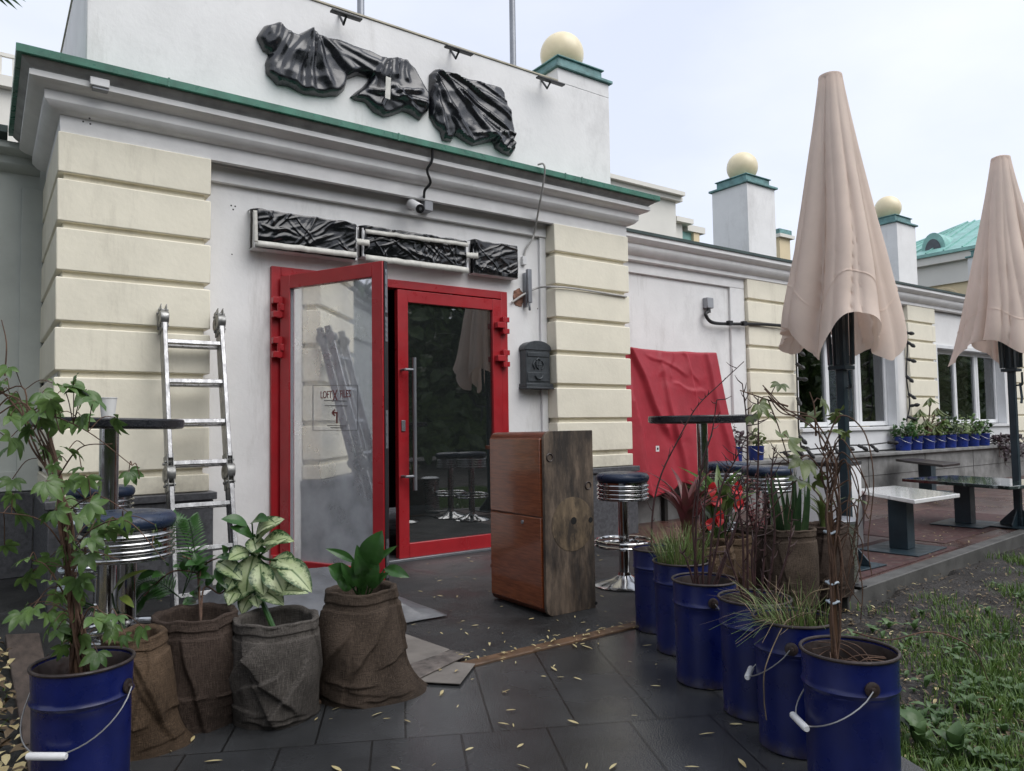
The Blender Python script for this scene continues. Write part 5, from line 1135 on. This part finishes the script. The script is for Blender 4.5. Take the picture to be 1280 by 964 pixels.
# --- twiggy plant and fern in the dark sack
x, y, h = SK['b']; T = plant('ovate_leaf_plant', 'thin stemmed plant with small ovate leaves arching left from the dark sack', 'plant', (x, y, h-.05)); zc = 3.0
ms, ml = MB(), MB(); b0 = V((x+.02, y, h-.06))
for ends in ([(248,725),(240,715),(212,716),(180,745)], [(250,720),(262,702),(300,690)], [(248,730),(246,705),(228,695)], [(255,735),(275,742),(288,730)]):
    c = curve([b0]+[dep(a, b, zc) for a, b in ends], 6); ms.tube(c, .0035, 6)
    for k in range(7, len(c), 4):
        d = V((rnd.uniform(-.7,.7), rnd.uniform(-.6,.1), rnd.uniform(-.2,.7))).normalized(); l = rnd.uniform(.05,.085); ml.leaf(c[k], c[k]+d*l, l*.55, (-.2,-.6,.7), .25, .15, 7, .85)
for b, t, w in (((208,707),(198,698),.05),((235,712),(232,697),.05),((270,710),(285,737),.05),((236,720),(270,694),.03),((247,742),(255,728),.05),((245,752),(228,756),.05),((250,750),(236,742),.045),((195,715),(172,725),.04),((190,730),(176,738),.035)): leafpx(ml, b, t, zc, w)
rest(ms, ml, T, barkm, lf_green)
T = plant('fern_plant', 'fine feathery green fern leaning out beside the ladder foot', 'fern', (SK['b'][0]+.02, SK['b'][1]+.08, .33)); ms, ml = MB(), MB()
for pts in ([(228,745),(238,700),(226,660),(214,648)], [(228,745),(243,705),(240,668),(236,650)], [(226,748),(205,735),(185,738),(168,756)], [(226,748),(200,728),(180,728),(165,740)]):
    c = curve([dep(a, b, 3.15) for a, b in pts], 8); ms.tube(c, .0022, 5)
    for k in range(4, len(c)):
        tdir = (c[min(k+1,len(c)-1)]-c[k-1]).normalized()
        for s in (-1, 1): d = (tdir.cross(V((0,-.8,.6)))*s+tdir*.6+V((0,0,-.25))).normalized(); l = .075*(1-.3*k/len(c)); ml.leaf(c[k], c[k]+d*l, .009, (0,-.6,.7), .2, .1, 4, 1, cols=1)
rest(ms, ml, T, lf_dark, lf_green, lname='fronds')
# --- broad leaves in the brown sack
x, y, h = SK['d']; T = plant('peace_lily', 'glossy broad leaved green plant growing in the brown sack by the door', 'plant', (x, y, h-.05)); zc = 3.05
ms, ml = MB(), MB(); b0 = V((x, y, h-.06))
for b, t, w in (((463,704),(478,663),.105),((457,720),(446,681),.06),((443,702),(407,686),.035),((455,722),(446,694),.06),((427,719),(410,708),.075),((460,712),(497,682),.035),((481,711),(512,722),.05),((445,732),(426,703),.05),((452,735),(440,700),.05),((440,735),(418,718),.07),((464,735),(474,704),.06),((470,730),(486,716),.04)):
    leafpx(ml, b, t, zc+rnd.uniform(-.06,.05), w, fold=.35, nrm=(-.45,-.75,.45)); ms.tube(curve([b0+V((rnd.uniform(-.02,.02), rnd.uniform(-.02,.02), 0)), dep(453+(b[0]-453)*.5, 733, zc), dep(*b, zc)], 5), .0042, 6)
rest(ms, ml, T, lf_green, lf_green)
x, y, h = SK['a']; T = plant('spotted_plant', 'yellow spotted croton leaves rising behind the front left bucket', 'plant', (x, y, h-.05)); ms, ml = MB(), MB(); b0 = V((x, y, h-.06))
for b, t, w in (((92,752),(88,712),.075),((85,750),(74,722),.05),((104,752),(100,720),.05),((140,742),(185,712),.03),((150,745),(168,760),.03)): leafpx(ml, b, t, 2.95, w); ms.tube(curve([b0, dep((b[0]+150)/2, 765, 2.95), dep(*b, 2.95)], 5), .004, 6)
rest(ms, ml, T, lf_dark, lf_croton)
# --- right row: grasses
def tuft(label, idx, n, hh, lean, seed, bias=(0,0), dead=.15):
    r_ = random.Random(seed); x, y = BK[idx]; T = plant('grass_tuft', label, 'grass tuft', (x, y, .345), 'grass tufts in the blue buckets'); mg, md = MB(), MB()
    for _ in range(n):
        a = r_.uniform(0, 6.28); rr = .11*math.sqrt(r_.random()); p = V((x+rr*math.cos(a), y+rr*math.sin(a), .34)); l = hh*r_.uniform(.5,1.1); aa = a+r_.gauss(0,.7); ln = lean*r_.uniform(.2,1.2)*l
        d = V((math.cos(aa)*ln+bias[0]*l*r_.random(), math.sin(aa)*ln+bias[1]*l*r_.random(), 0)); c = curve([p, p+d*.3+V((0,0,l*.55)), p+d+V((0,0,l*(1-.45*min(1.5, d.length/l)**2)))], 4)
        tg = md if r_.random() < dead else mg; w = r_.uniform(.0016,.0026); s = V((-math.sin(aa), math.cos(aa), 0)); prev = None
        for i, q in enumerate(c):
            ww = w*(1-i/len(c)*.85); row = (tg.vert(q-s*ww), tg.vert(q+s*ww))
            if prev: tg.f.append([prev[0], prev[1], row[1], row[0]])
            prev = row
    mg.build('green_blades', lf_grass, T, smooth=0); md.build('dry_blades', drytwig, T, smooth=0)
tuft('upright green grass tuft in the fifth blue bucket of the right row', 4, 420, .26, .45, 1)
tuft('loose green grass spreading out of the second blue bucket', 1, 200, .21, .75, 2, (-.5,.25), .3)
# --- dark twigs
def twigs(T, lines, seed, r0=.006, mt=twigm, sprout=.06, prob=.5, z=None):
    r_ = random.Random(seed)
    for ln in lines:
        mb = MB(); c = curve([dep(*p) for p in ln], 10); mb.tube(c, [r0*(1-.65*i/len(c)) for i in range(len(c))], 6)
        for k in range(3, len(c)):
            if r_.random() < prob:
                d = V((r_.uniform(-1,1), r_.uniform(-1,1), r_.uniform(.0,1))).normalized()*sprout*r_.uniform(.3,1.2); mb.tube([c[k], c[k]+d*.6, c[k]+d+V((0,0,.01))], [r0*.45,r0*.35,r0*.15], 5)
        mb.build('branch', mt, T)
x, y = BK[3]; T = plant('bare_shrub', 'leafless shrub of tall thin dark red twigs in the fourth blue bucket', 'shrub', (x, y, .345)); zz = 3.17
twigs(T, [[(868,746,zz),(871,640,zz),(878,580,zz),(890,540,zz),(896,500,zz)], [(884,746,zz),(892,653,zz),(905,600,zz),(918,577,zz),(936,540,zz)], [(878,746,zz),(880,650,zz),(884,569,zz)], [(890,746,zz),(910,690,zz),(925,640,zz),(922,608,zz)], [(872,746,zz),(858,700,zz),(850,690,zz)], [(882,746,zz),(900,660,zz),(898,600,zz)], [(875,746,zz),(866,660,zz),(872,600,zz)], [(886,746,zz),(915,670,zz),(928,630,zz)]], 3)
x, y = BK[5]; T = plant('bare_shrub', 'single long thorny twig slanting up to the right in the rearmost blue bucket', 'shrub', (x, y, .345)); zz = 3.95
twigs(T, [[(814,704,zz),(816,640,zz),(826,595,zz),(845,555,zz),(870,510,zz),(900,480,zz),(930,452,zz)]], 4, .0062, prob=.35, sprout=.05)
x, y = BK[2]; T = plant('bare_shrub', 'upright dark twigs with tiny reddish sprouts rising from the third blue bucket', 'shrub', (x, y, .345)); zz = 2.82
twigs(T, [[(942,772,zz),(945,660,zz),(948,560,zz),(947,500,zz)], [(955,772,zz),(968,672,zz),(964,603,zz),(968,560,zz)], [(930,772,zz),(928,664,zz),(918,622,zz),(926,600,zz)], [(935,772,zz),(934,640,zz),(934,540,zz),(928,480,zz)], [(958,772,zz),(985,690,zz),(990,640,zz)], [(950,772,zz),(956,680,zz),(958,620,zz)], [(938,772,zz),(910,690,zz),(905,640,zz)], [(946,772,zz),(940,690,zz),(955,640,zz),(957,600,zz)]], 5, .0055, prob=.7)
# --- tangled vine on a stake, front right bucket
bx, by = BK[0]; T = plant('bare_vine', 'tangled bare brown vine tied to a stake in the front right bucket', 'vine', (bx, by, .345)); zz = 2.19
MB().tube([dep(1044,848,zz), dep(1040,690,zz), dep(1037,640,zz)], .0095, 8).build('stake', stakem, T)
ms, ml = MB(), MB(); r_ = random.Random(21); CC = []
def vs(pts, r0=.005, mb=ms):
    c = curve([dep(a, b, zz+dz) for a, b, dz in pts], 8); mb.tube(c, [r0*(1-.5*i/len(c)) for i in range(len(c))], 6); CC.append(c); return c
for k in range(12):
    j = lambda s=7: r_.uniform(-s, s); dz = lambda: r_.uniform(-.04,.04)
    vs([(1046+j(4),846,dz()),(1044+j(7),770,dz()),(1044+j(9),700,dz()),(1042+j(10),640,dz()),(1036+j(12),590+j(),dz()),(1030+j(15),555+j(9),dz())]+([(1012+j(9),528+j(9),dz()),(985+j(),508+j(9),dz()),(950+j(14),492+j(16),dz())] if k%3 == 0 else []), .0034)
for k in range(11):
    j = lambda s=8: r_.uniform(-s, s); y0 = r_.uniform(560, 700)
    vs([(1040+j(),y0,0),(1060+j(12),y0-20+j(),-.03),(1072+j(16),y0+30+j(20),-.05),(1068+j(20),y0+80+j(30),-.03)], .0024)
vs([(1036,600,0),(1010,570,0),(990,580,0),(965,560,0)], .003); vs([(1030,560,0),(1050,520,0),(1080,540,-.03),(1092,600,-.05),(1085,680,-.05),(1090,720,-.05)], .0028); vs([(985,508,0),(960,500,0),(925,488,0)], .003); vs([(960,500,0),(975,540,0),(990,600,0),(985,650,0)], .0022)
vs([(1040,640,0),(1000,600,0),(960,640,.05),(940,655,.05)], .0022); vs([(1020,545,0),(1018,510,0),(1012,490,0)], .003); vs([(1066,790,-.03),(1110,800,-.1),(1165,790,-.12),(1215,810,-.1),(1235,850,-.1)], .0028)
for k in range(11):
    j = lambda s=8: r_.uniform(-s, s); a = r_.uniform(0,6.28); p = V((bx+.09*math.cos(a), by+.09*math.sin(a), .36)); q = V((bx+.1*math.cos(a+2), by+.1*math.sin(a+2), .40+.03*r_.random())); ms.tube(curve([p, (p+q)/2+V((0,0,.03)), q], 5), .0015, 5)
for px, py, s in ((985,548,.07),(1003,575,.075),(1000,600,.06),(1026,500,.05),(1008,520,.055),(1036,520,.05),(1048,515,.05),(975,480,.04),(948,505,.05),(960,520,.045),(1040,540,.05),(1058,540,.03),(1072,625,.04),(1020,600,.05),(940,520,.035)):
    p = dep(px, py, zz+r_.uniform(-.05,.05)); ml.palmate(p, (r_.uniform(-1,1), r_.uniform(-.6,.2), r_.uniform(-.8,.4)), s, r_)
    q = min((c for st in CC for c in st), key=lambda c: (c-p).length); ms.tube([q, q.lerp(p,.5)+V((0,0,.01)), p], .0014, 5)
rest(ms, ml, T, barkm, lf_olive, lname='foliage')
for x, y in ((1038,665),(1040,728),(1041,752)):
    p = dep(x, y, zz-.005); MB().tube([p+V((.017*math.cos(a), .017*math.sin(a), .003*math.sin(3*a))) for a in (6.2832*i/20 for i in range(21))], .0035, 6).build('tie', tiem, T)
x, y = BK[1]; T = plant('dry_stalks', 'long dry straw stalk drooping over the side of the second blue bucket', 'stalks', (x, y, .345)); mb = MB()
for pts, r0 in (([(985,790,2.5),(1010,745,2.45),(1040,735,2.4)], .0022), ([(1000,800,2.5),(985,775,2.45),(958,830,2.36),(955,870,2.36),(958,900,2.36)], .0018), ([(975,785,2.5),(1000,770,2.45),(1018,765,2.4)], .0016)): mb.tube(curve([dep(*p) for p in pts], 8), r0, 5)
mb.build('stalks', drytwig, T)
# --- plants in the right sacks
def blades(T, name, lm, c, n, hl, w, r_, spread=.6, droop=.2, up=1., fold=.3):
    ml = MB()
    for k in range(n):
        a = 2.4*k+r_.uniform(-.3,.3); d = V((math.cos(a)*spread*r_.uniform(.5,1.2), math.sin(a)*spread*r_.uniform(.5,1.2), up)).normalized(); l = hl*r_.uniform(.7,1.1); b = c+V((math.cos(a)*.02, math.sin(a)*.02, r_.uniform(0,.3*hl)))
        ml.leaf(b, b+d*l, w*r_.uniform(.8,1.2), (-d.x, -d.y, .8), fold, droop, 8, .8, .05, 2)
    return ml.build(name, lm, T, smooth=60)
r_ = random.Random(8)
x, y, h = SK['e']; T = plant('cordyline', 'maroon and green striped leaved plant in the tan sack behind the grass tuft', 'plant', (x, y, h-.05)); c = V((x-.06, y, h-.06))
MB().tube([c, c+V((0,0,.16))], .009, 8).build('stem', twigm, T); blades(T, 'leaves', lf_cord, c+V((0,0,.08)), 30, .37, .036, r_, .9, .18); blades(T, 'pink_leaves', leafmat('pink_edge_leaf', (.28,.09,.10), (.14,.05,.06)), c+V((0,0,.10)), 9, .26, .022, r_, .8, .2)
x, y, h = SK['i']; T = plant('bromeliad', 'green plant with bright red bracts between the red cover and the snake plant', 'plant', (x, y, h-.05)); c = V((x-.04, y, h-.06))
blades(T, 'leaves', lf_creeper, c, 24, .42, .075, r_, .75, .2); blades(T, 'striped_leaves', leafmat('pale_striped_leaf', (.22,.27,.10), (.07,.13,.04)), c+V((-.03,-.03,.03)), 8, .44, .06, r_, .35, .1)
for px, py, s in ((889,612,.07),(893,628,.08),(898,648,.08),(920,613,.085),(922,632,.08),(886,655,.06)):
    p = dep(px, py, 4.38); ml = MB()
    for k in range(3): a = r_.uniform(0,6.28); d = V((math.cos(a), -.3, math.sin(a))).normalized(); ml.leaf(p-d*s*.4, p+d*s*.7, s*.8, (-.4,-.8,.3), .2, .1, 6, .8)
    ml.build('flower', lf_red, T, smooth=60)
    
    MB().tube(curve([c, V((p.x,p.y,p.z-.12)), p]), .004, 6).build('flower_stalk', lf_green, T)
x, y, h = SK['g']; T = plant('snake_plant', 'upright dark green snake plant in the brown sack by the umbrella pole', 'plant', (x, y, h-.05)); c = V((x, y, h-.06)); ml = MB()
for k in range(15):
    a = 2.4*k; rr = .085*math.sqrt((k+.5)/15); b = c+V((rr*math.cos(a), rr*math.sin(a), 0)); l = r_.uniform(.28,.47); ml.leaf(b, b+V((math.cos(a)*.05, math.sin(a)*.05, l)), r_.uniform(.035,.05), (math.cos(a*2), math.sin(a*2)-.5, .1), .4, .03, 9, .45, .12)
ml.build('leaves', lf_sans, T, smooth=60)
x, y, h = SK['f']; T = plant('red_sprout_plant', 'thin stemmed plant with tiny reddish leaves left of the snake plant', 'plant', (x, y, h-.05)); ms, ml = MB(), MB(); c = V((x, y, h-.06))
for k in range(9):
    a = r_.uniform(0,6.28); d = V((math.cos(a)*.35, math.sin(a)*.35, 1))*r_.uniform(.25,.42); cc = curve([c, c+d*.5+V((.01,0,0)), c+d], 6); ms.tube(cc, .0028, 5)
    for p in cc[3:]:
        for _ in range(2): dd = V((r_.uniform(-1,1), r_.uniform(-1,.2), r_.uniform(-.3,.8))).normalized()*.035; ml.leaf(p, p+dd, .014, (0,-.6,.7), .2, .1, 4, cols=1)
rest(ms, ml, T, twigm, lf_cord)
x, y, h = SK['h']; T = plant('leafy_plant', 'green plant with long narrow leaves in the dark sack by the steel bin', 'plant', (x, y, h-.05)); blades(T, 'leaves', lf_olive, V((x, y, h-.06)), 22, .28, .022, r_, .7, .25)
# --- ledge plants
kinds = ['low bushy green plant','leafy green plant','tall umbrella plant with drooping finger leaves','light green bushy plant','dark green bushy plant','pale striped leaf plant','trailing green plant','small leaved green plant']
r_ = random.Random(31)
for i, (px, x, y, z, s) in enumerate(PAILS):
    small = px < 1000
    lab = {923:'dark leaved small plant in the left pail near the red cover', 950:'low sprouting plant in the right pail near the red cover'}.get(px) or (['low bushy plant in the first ledge pail right of the window sill','low leafy plant in the second ledge pail','tall umbrella plant with drooping finger leaves on the ledge','light green bushy plant next to the tall umbrella plant','dark green bushy plant left of the window mullion','pale striped leaf plant under the second window','green bushy plant under the right pane of the second window','small green plant in the last ledge pail'][i-2])
    T = plant('pail_plant', lab, 'potted plant', (x, y, z), 'plants in the ledge pails'); ms, ml = MB(), MB(); c = V((x, y, z-.01))
    if i == 4:
        tops = [(1163,497),(1150,512),(1172,510),(1158,525),(1170,532),(1182,524)]
        for a, b in tops:
            p = at(a, b, 'Y', y-.05); ms.tube(curve([c, c.lerp(p,.5)+V((.03,0,.05)), p]), .010, 6)
            for k in range(8): an = k*.785; d = V((math.cos(an)*.8, math.sin(an)*.8-.2, -.75)).normalized(); l = r_.uniform(.16,.26); ml.leaf(p, p+d*l, .065, (0,-.3,1), .2, -.1, 6)
    else:
        n = 44 if small else 95; hh = .30 if small else [0,0,.30,.34,0,.44,.46,.42,.40,.32][i]; ww = .11 if small else .19
        for _ in range(n):
            a = r_.uniform(0,6.28); rr = ww*math.sqrt(r_.random()); p = c+V((rr*math.cos(a), rr*math.sin(a)*.8, r_.uniform(.05,1)*hh*(1-.5*rr/ww))); ms.tube([c, p], .002, 4) if r_.random() < .3 else 0
            d = V((r_.uniform(-1,1), r_.uniform(-1,.4), r_.uniform(-.5,.8))).normalized(); l = r_.uniform(.05,.11); ml.leaf(p, p+d*l, l*.55, (0,-.5,.8), .25, .15, 5, .85)
    rest(ms, ml, T, barkm, [lf_purple, lf_olive, lf_green, lf_creeper, lf_olive, lf_lawn, lf_dark, leafmat('pale_green_leaf', (.20,.25,.10), (.08,.14,.05)), lf_creeper, lf_green][i])
p = at(1262, 560, 'Y', 5.9); T = plant('trailing_plant', 'purple leaved plant trailing over the ledge edge beside the umbrella post', 'trailing plant', (p.x, 5.95, .6)); ms, ml = MB(), MB()
for k in range(16):
    x0 = p.x+r_.uniform(-.8,.5); a = V((x0, 5.95, .66)); b = V((x0+r_.uniform(-.15,.15), 5.78, .62)); e = V((b.x+r_.uniform(-.1,.1), 5.76, r_.uniform(.2,.55))); c = curve([a, a+V((0,-.05,.10)), b, e], 6); ms.tube(c, .005, 5)
    for q in c: 
        for _ in range(2): d = V((r_.uniform(-1,1), r_.uniform(-1,.1), r_.uniform(-.8,.4))).normalized(); ml.leaf(q, q+d*r_.uniform(.06,.11), .04, (0,-.6,.6), .2, .1, 4)
rest(ms, ml, T, barkm, lf_purple)
# --- tree: leaf tips show top left; unseen crown added to shade the left wing
T = plant('leafy_tree', 'tree with narrow leaf tips in the top left corner, unseen crown added for shade', 'tree', (-2.6, 3.6, -.1)); ml = MB(); r_ = random.Random(6)
ms = MB(); ms.tube(curve([(-2.6,3.6,-.1),(-2.55,3.65,1.2),(-2.7,3.6,2.6),(-2.6,3.7,4.2)]), [.16]*9+[.12]*8+[.07]*8, 14)
for k in range(9):
    a = k*.7; ms.tube(curve([(-2.65,3.6,2.2+.2*k), (-2.6+math.cos(a), 3.6+math.sin(a), 3.1+.2*k), (-2.6+1.9*math.cos(a), 3.6+1.9*math.sin(a), 3.6+.25*k)]), .035, 7)
ms.tube(curve([(-2.4,3.7,3.6), dep(-160,-80,3.35), dep(-70,-30,3.32)]), .012, 6); ms.build('trunk', barkm, T)
for t in ((22,13),(29,10),(10,9),(15,1),(33,3),(-20,30),(20,-20)): leafpx(ml, (-55,-22), t, 3.3, .035, 3.2, droop=.10, fold=.5)
for _ in range(3800):
    u = V((r_.gauss(0,1), r_.gauss(0,1), r_.gauss(0,.8))).normalized()*(r_.random()**.4); p = V((-2.9, 3.9, 4.0))+V((u.x*2.35, u.y*3.0, u.z*1.7))
    if p.x > -.35 or N3(p.x*1.3, p.y*1.3, p.z*1.3) < -.22: continue
    d = V((r_.uniform(-1,1), r_.uniform(-1,1), r_.uniform(-1,.3))).normalized(); l = r_.uniform(.14,.28); q = p+d*l
    if q.x > -.3: continue
    ml.leaf(p, q, l*.38, (0,0,1), .3, .15, 4, cols=1)
ml.build('tips_and_shade_crown', lf_green, T, smooth=60)
# ================================================================== BEHIND THE CAMERA AND FAR AWAY
mb = MB(); r_ = random.Random(4)
for _ in range(16000):
    x = r_.uniform(-34, 46) if r_.random() < .7 else r_.uniform(46, 120); hh = 6.5+2.5*N3(x*.16, 0, 3)+1.2*N3(x*.6, 0, 8); y = -9-abs(r_.gauss(0,1.6))-.04*abs(x); z = hh*math.sqrt(r_.random())
    p = V((x, y, z)); d = V((r_.uniform(-1,1), r_.uniform(-1,1), r_.uniform(-1,1))).normalized(); l = r_.uniform(.4,.9); mb.leaf(p, p+d*l, l*.6, (r_.uniform(-1,1), .7, .6), .2, .1, 3, cols=1)
ids = mb.grid(lambda u, v: V((-40+180*u, -12.5+1.2*N3((-40+95*u)*.5, v*5, 1), v*(5.6+1.8*N3((-40+95*u)*.2, 0, 3)+.9*N3((-40+95*u)*.9, 0, 8)))), 120, 24)
mb.build('treeline', lf_tree, None, smooth=0, kind='stuff')
bgw = mat('far_dark_window', (.05,.06,.07), .2)
# turquoise roofed building at the far right (its front looks to -X)
T = thing('far_building', 'far cream building with turquoise metal roof between the two umbrellas', 'building', (34, 10, 0)); Xb = 30.
def fb(x, y): return at(x, y, 'X', Xb)
e0, e1 = fb(1150, 319), fb(1222, 307); ez = (e0.z+e1.z)/2; ya, yb = 2., 17.
MB().box(Xb, Xb+10, ya, yb, 0, ez-1.3).build('wall', bgcream, T); MB().box(Xb-.12, Xb+10, ya-.1, yb+.1, ez-1.299, ez-.5).build('frieze', bgwhite, T); MB().box(Xb-.35, Xb+10.3, ya-.35, yb+.35, ez-.499, ez-.2).build('cornice', bgwhite, T)
mb = MB(); A = [(Xb-.45,ya-.4,ez-.2),(Xb+10.4,ya-.4,ez-.2),(Xb+10.4,yb+.4,ez-.2),(Xb-.45,yb+.4,ez-.2)]; Bt = [(Xb+4,ya+3,ez+1.9),(Xb+6,ya+3,ez+1.9),(Xb+6,yb-3,ez+1.9),(Xb+4,yb-3,ez+1.9)]
ia = [mb.vert(p) for p in A]; ib = [mb.vert((p[0],p[1],p[2]+.12)) for p in A]; ic = [mb.vert(p) for p in Bt]
for k in range(4): j = (k+1)%4; mb.f.append([ia[k],ia[j],ib[j],ib[k]]); mb.f.append([ib[k],ib[j],ic[j],ic[k]])
mb.f.append(ic); mb.f.append(ia[::-1])
for k in range(22):
    yy = ya+.5+k*.66; mb.tube([(Xb-.44,yy,ez-.05),(Xb+4,min(max(yy,ya+3),yb-3),ez+1.93)], .035, 4)
mb.box(Xb+3.6,Xb+6.4,ya+4,yb-4,ez+1.85,ez+2.1); mb.build('roof', turq, T, smooth=0)
d0 = fb(1163, 300); mb = MB(); n = 14
pts = [V((Xb+.2, d0.y+.45*math.cos(math.pi*k/n), ez-.05+.70*math.sin(math.pi*k/n)+.2)) for k in range(n+1)]; pts += [V((Xb+.2, d0.y-.45, ez-.1)), V((Xb+.2, d0.y+.45, ez-.1))]
mb.prism(pts, (3.2,0,0)); dm = mb.build('dormer', turq, T, smooth=30)
pts = [V((Xb+.16, d0.y+.30*math.cos(math.pi*k/n), ez+.1+.5*math.sin(math.pi*k/n))) for k in range(n+1)]; MB().prism(pts, (.035,0,0)).build('louvre', bgw, dm)
a_ = fb(1176, 352); mb = MB(); mb.tube([(Xb-.02, a_.y+.75*math.cos(a), ez-2.15+.7*math.sin(a)) for a in (math.pi*i/14 for i in range(15))], .07, 6); mb.build('arch_moulding', bgcream, T)
# pale building behind the wing
Yb = 15.; fb = lambda x, y: at(x, y, 'Y', Yb)
T = thing('far_building', 'far pale cream building with stepped parapet behind the wing roof', 'building', (fb(845,260).x, Yb, 0))
def slab(x0, x1, yt, depth, name, mt, dz=0, yo=0, yb_=None):
    a, b = fb(x0, yt), fb(x1, yt); return MB().box(a.x, b.x, Yb+yo, Yb+depth, 0 if yb_ is None else yb_, a.z+dz).build(name, mt, T)
zt = fb(825, 238).z
x_a, x_b = fb(740,238).x, fb(844,238).x
MB().box(x_a, x_b, Yb, Yb+6, 0, zt-.25).build('wall', bgwhite, T); MB().box(x_a-.1, x_b+.15, Yb-.15, Yb+6.1, zt-.249, zt-.12).build('cornice', bgwhite, T); MB().box(x_a-.25, x_b+.1, Yb-.3, Yb+6.1, zt-.119, zt).build('roof_edge', bgwhite, T)
x_c = fb(862,270).x; z2 = fb(855,270).z; MB().box(x_b+.001, x_c, Yb+.3, Yb+6, 0, z2-.15).build('wall', bgwhite, T); MB().box(x_b+.16, x_c+.3, Yb+.1, Yb+6, z2-.149, z2).build('cornice', bgwhite, T)
x_d = fb(886,280).x; z3 = fb(875,278).z; MB().box(x_c+.002, x_d, Yb+.5, Yb+6, 0, z3-.2).build('green_wall', turq, T); MB().box(x_c+.31, x_d+.25, Yb+.35, Yb+6, z3-.199, z3).build('roof_edge', bgwhite, T)
MB().box(x_d-.25, x_d+.02, Yb+.4, Yb+.499, 0, z3-.2).build('corner_pier', bgcream, T)
Yb = 13.; p = fb(981, 300); T = thing('chimney', 'small cream chimney with green cap behind the ball pedestal', 'chimney', (p.x, Yb, 0)); zt = fb(981, 290).z
MB().box(p.x-.26, p.x+.26, Yb, Yb+.6, 0, zt-.2).build('stack', bgcream, T); MB().box(p.x-.36, p.x+.36, Yb-.1, Yb+.7, zt-.199, zt-.1).build('cornice', bgwhite, T); MB().box(p.x-.3, p.x+.3, Yb-.04, Yb+.64, zt-.099, zt+.06).build('cap', copper, T)
# white building far left
Yb = 24.; a, b = at(-60, 95, 'Y', Yb), at(24, 95, 'Y', Yb); T = thing('far_building', 'white building glimpsed at the far left beyond the green roof corner', 'building', (a.x, Yb, 0)); zt = at(5, 98, 'Y', Yb).z; zr = at(5, 68, 'Y', Yb).z
MB().box(a.x-8, b.x, Yb, Yb+8, 0, zt-.3).build('wall', bgwhite, T); MB().box(a.x-8.2, b.x+.2, Yb-.25, Yb+8, zt-.299, zt).build('cornice', bgwhite, T)
mb = MB()
for k in range(40): mb.box(a.x-8+k*.3, a.x-7.93+k*.3, Yb-.1, Yb-.04, zt+.001, zr-.1) if a.x-7.9+k*.3 < b.x else 0
mb.box(a.x-8, b.x, Yb-.12, Yb-.02, zr-.099, zr); mb.build('balustrade', bgwhite, T, smooth=0)
# ================================================================== LIGHT
SUN_EL, SUN_AZ = R(52), R(158)       # azimuth clockwise from +Y
w_ = bpy.data.worlds.new('World'); sc.world = w_; w_.use_nodes = True; nt = w_.node_tree; bg = nt.nodes['Background']
sky = nt.nodes.new('ShaderNodeTexSky'); sky.sky_type = 'NISHITA'; sky.sun_disc = False; sky.sun_elevation = SUN_EL; sky.sun_rotation = SUN_AZ
sky.air_density = 1.0; sky.dust_density = 2.5; sky.ozone_density = 1.0
hs = nt.nodes.new('ShaderNodeHueSaturation'); hs.inputs['Saturation'].default_value = .22; nt.links.new(sky.outputs[0], hs.inputs['Color'])
tcw = nt.nodes.new('ShaderNodeTexCoord'); mpw = nt.nodes.new('ShaderNodeMapping'); mpw.inputs['Scale'].default_value = (1,1,2.2); nt.links.new(tcw.outputs['Generated'], mpw.inputs[0])
nz = nt.nodes.new('ShaderNodeTexNoise'); nz.inputs['Scale'].default_value = 2.2; nz.inputs['Detail'].default_value = 6; nt.links.new(mpw.outputs[0], nz.inputs['Vector'])
rp = nt.nodes.new('ShaderNodeValToRGB'); rp.color_ramp.elements[0].position = .32; rp.color_ramp.elements[1].position = .70
rp.color_ramp.elements[0].color = (.86,.89,.95,1); rp.color_ramp.elements[1].color = (1.05,1.05,1.05,1); nt.links.new(nz.outputs['Fac'], rp.inputs['Fac'])
# cloud deck: evens the clear-sky gradient out
mixc = nt.nodes.new('ShaderNodeMix'); mixc.data_type = 'RGBA'; mixc.inputs[0].default_value = .60; nt.links.new(hs.outputs[0], mixc.inputs[6]); mixc.inputs[7].default_value = (8.2,8.6,9.6,1)
mul = nt.nodes.new('ShaderNodeMix'); mul.data_type = 'RGBA'; mul.blend_type = 'MULTIPLY'; mul.inputs[0].default_value = 1; nt.links.new(mixc.outputs[2], mul.inputs[6]); nt.links.new(rp.outputs[0], mul.inputs[7])
nt.links.new(mul.outputs[2], bg.inputs['Color']); bg.inputs['Strength'].default_value = .12
sl = bpy.data.lights.new('sun', 'SUN'); sl.energy = 1.75; sl.angle = R(55); sl.color = (1,.97,.93); so = bpy.data.objects.new('sun', sl); COL.objects.link(so)
sdir = V((math.sin(SUN_AZ)*math.cos(SUN_EL), math.cos(SUN_AZ)*math.cos(SUN_EL), math.sin(SUN_EL))); so.rotation_euler = sdir.to_track_quat('Z','Y').to_euler(); so.location = (20, 20, 30)
sc.view_settings.view_transform = 'Standard'; sc.view_settings.look = 'None'; sc.view_settings.exposure = 0.33; sc.view_settings.gamma = 1
sc.cycles.max_bounces = 8; sc.cycles.transparent_max_bounces = 16; sc.cycles.use_denoising = True
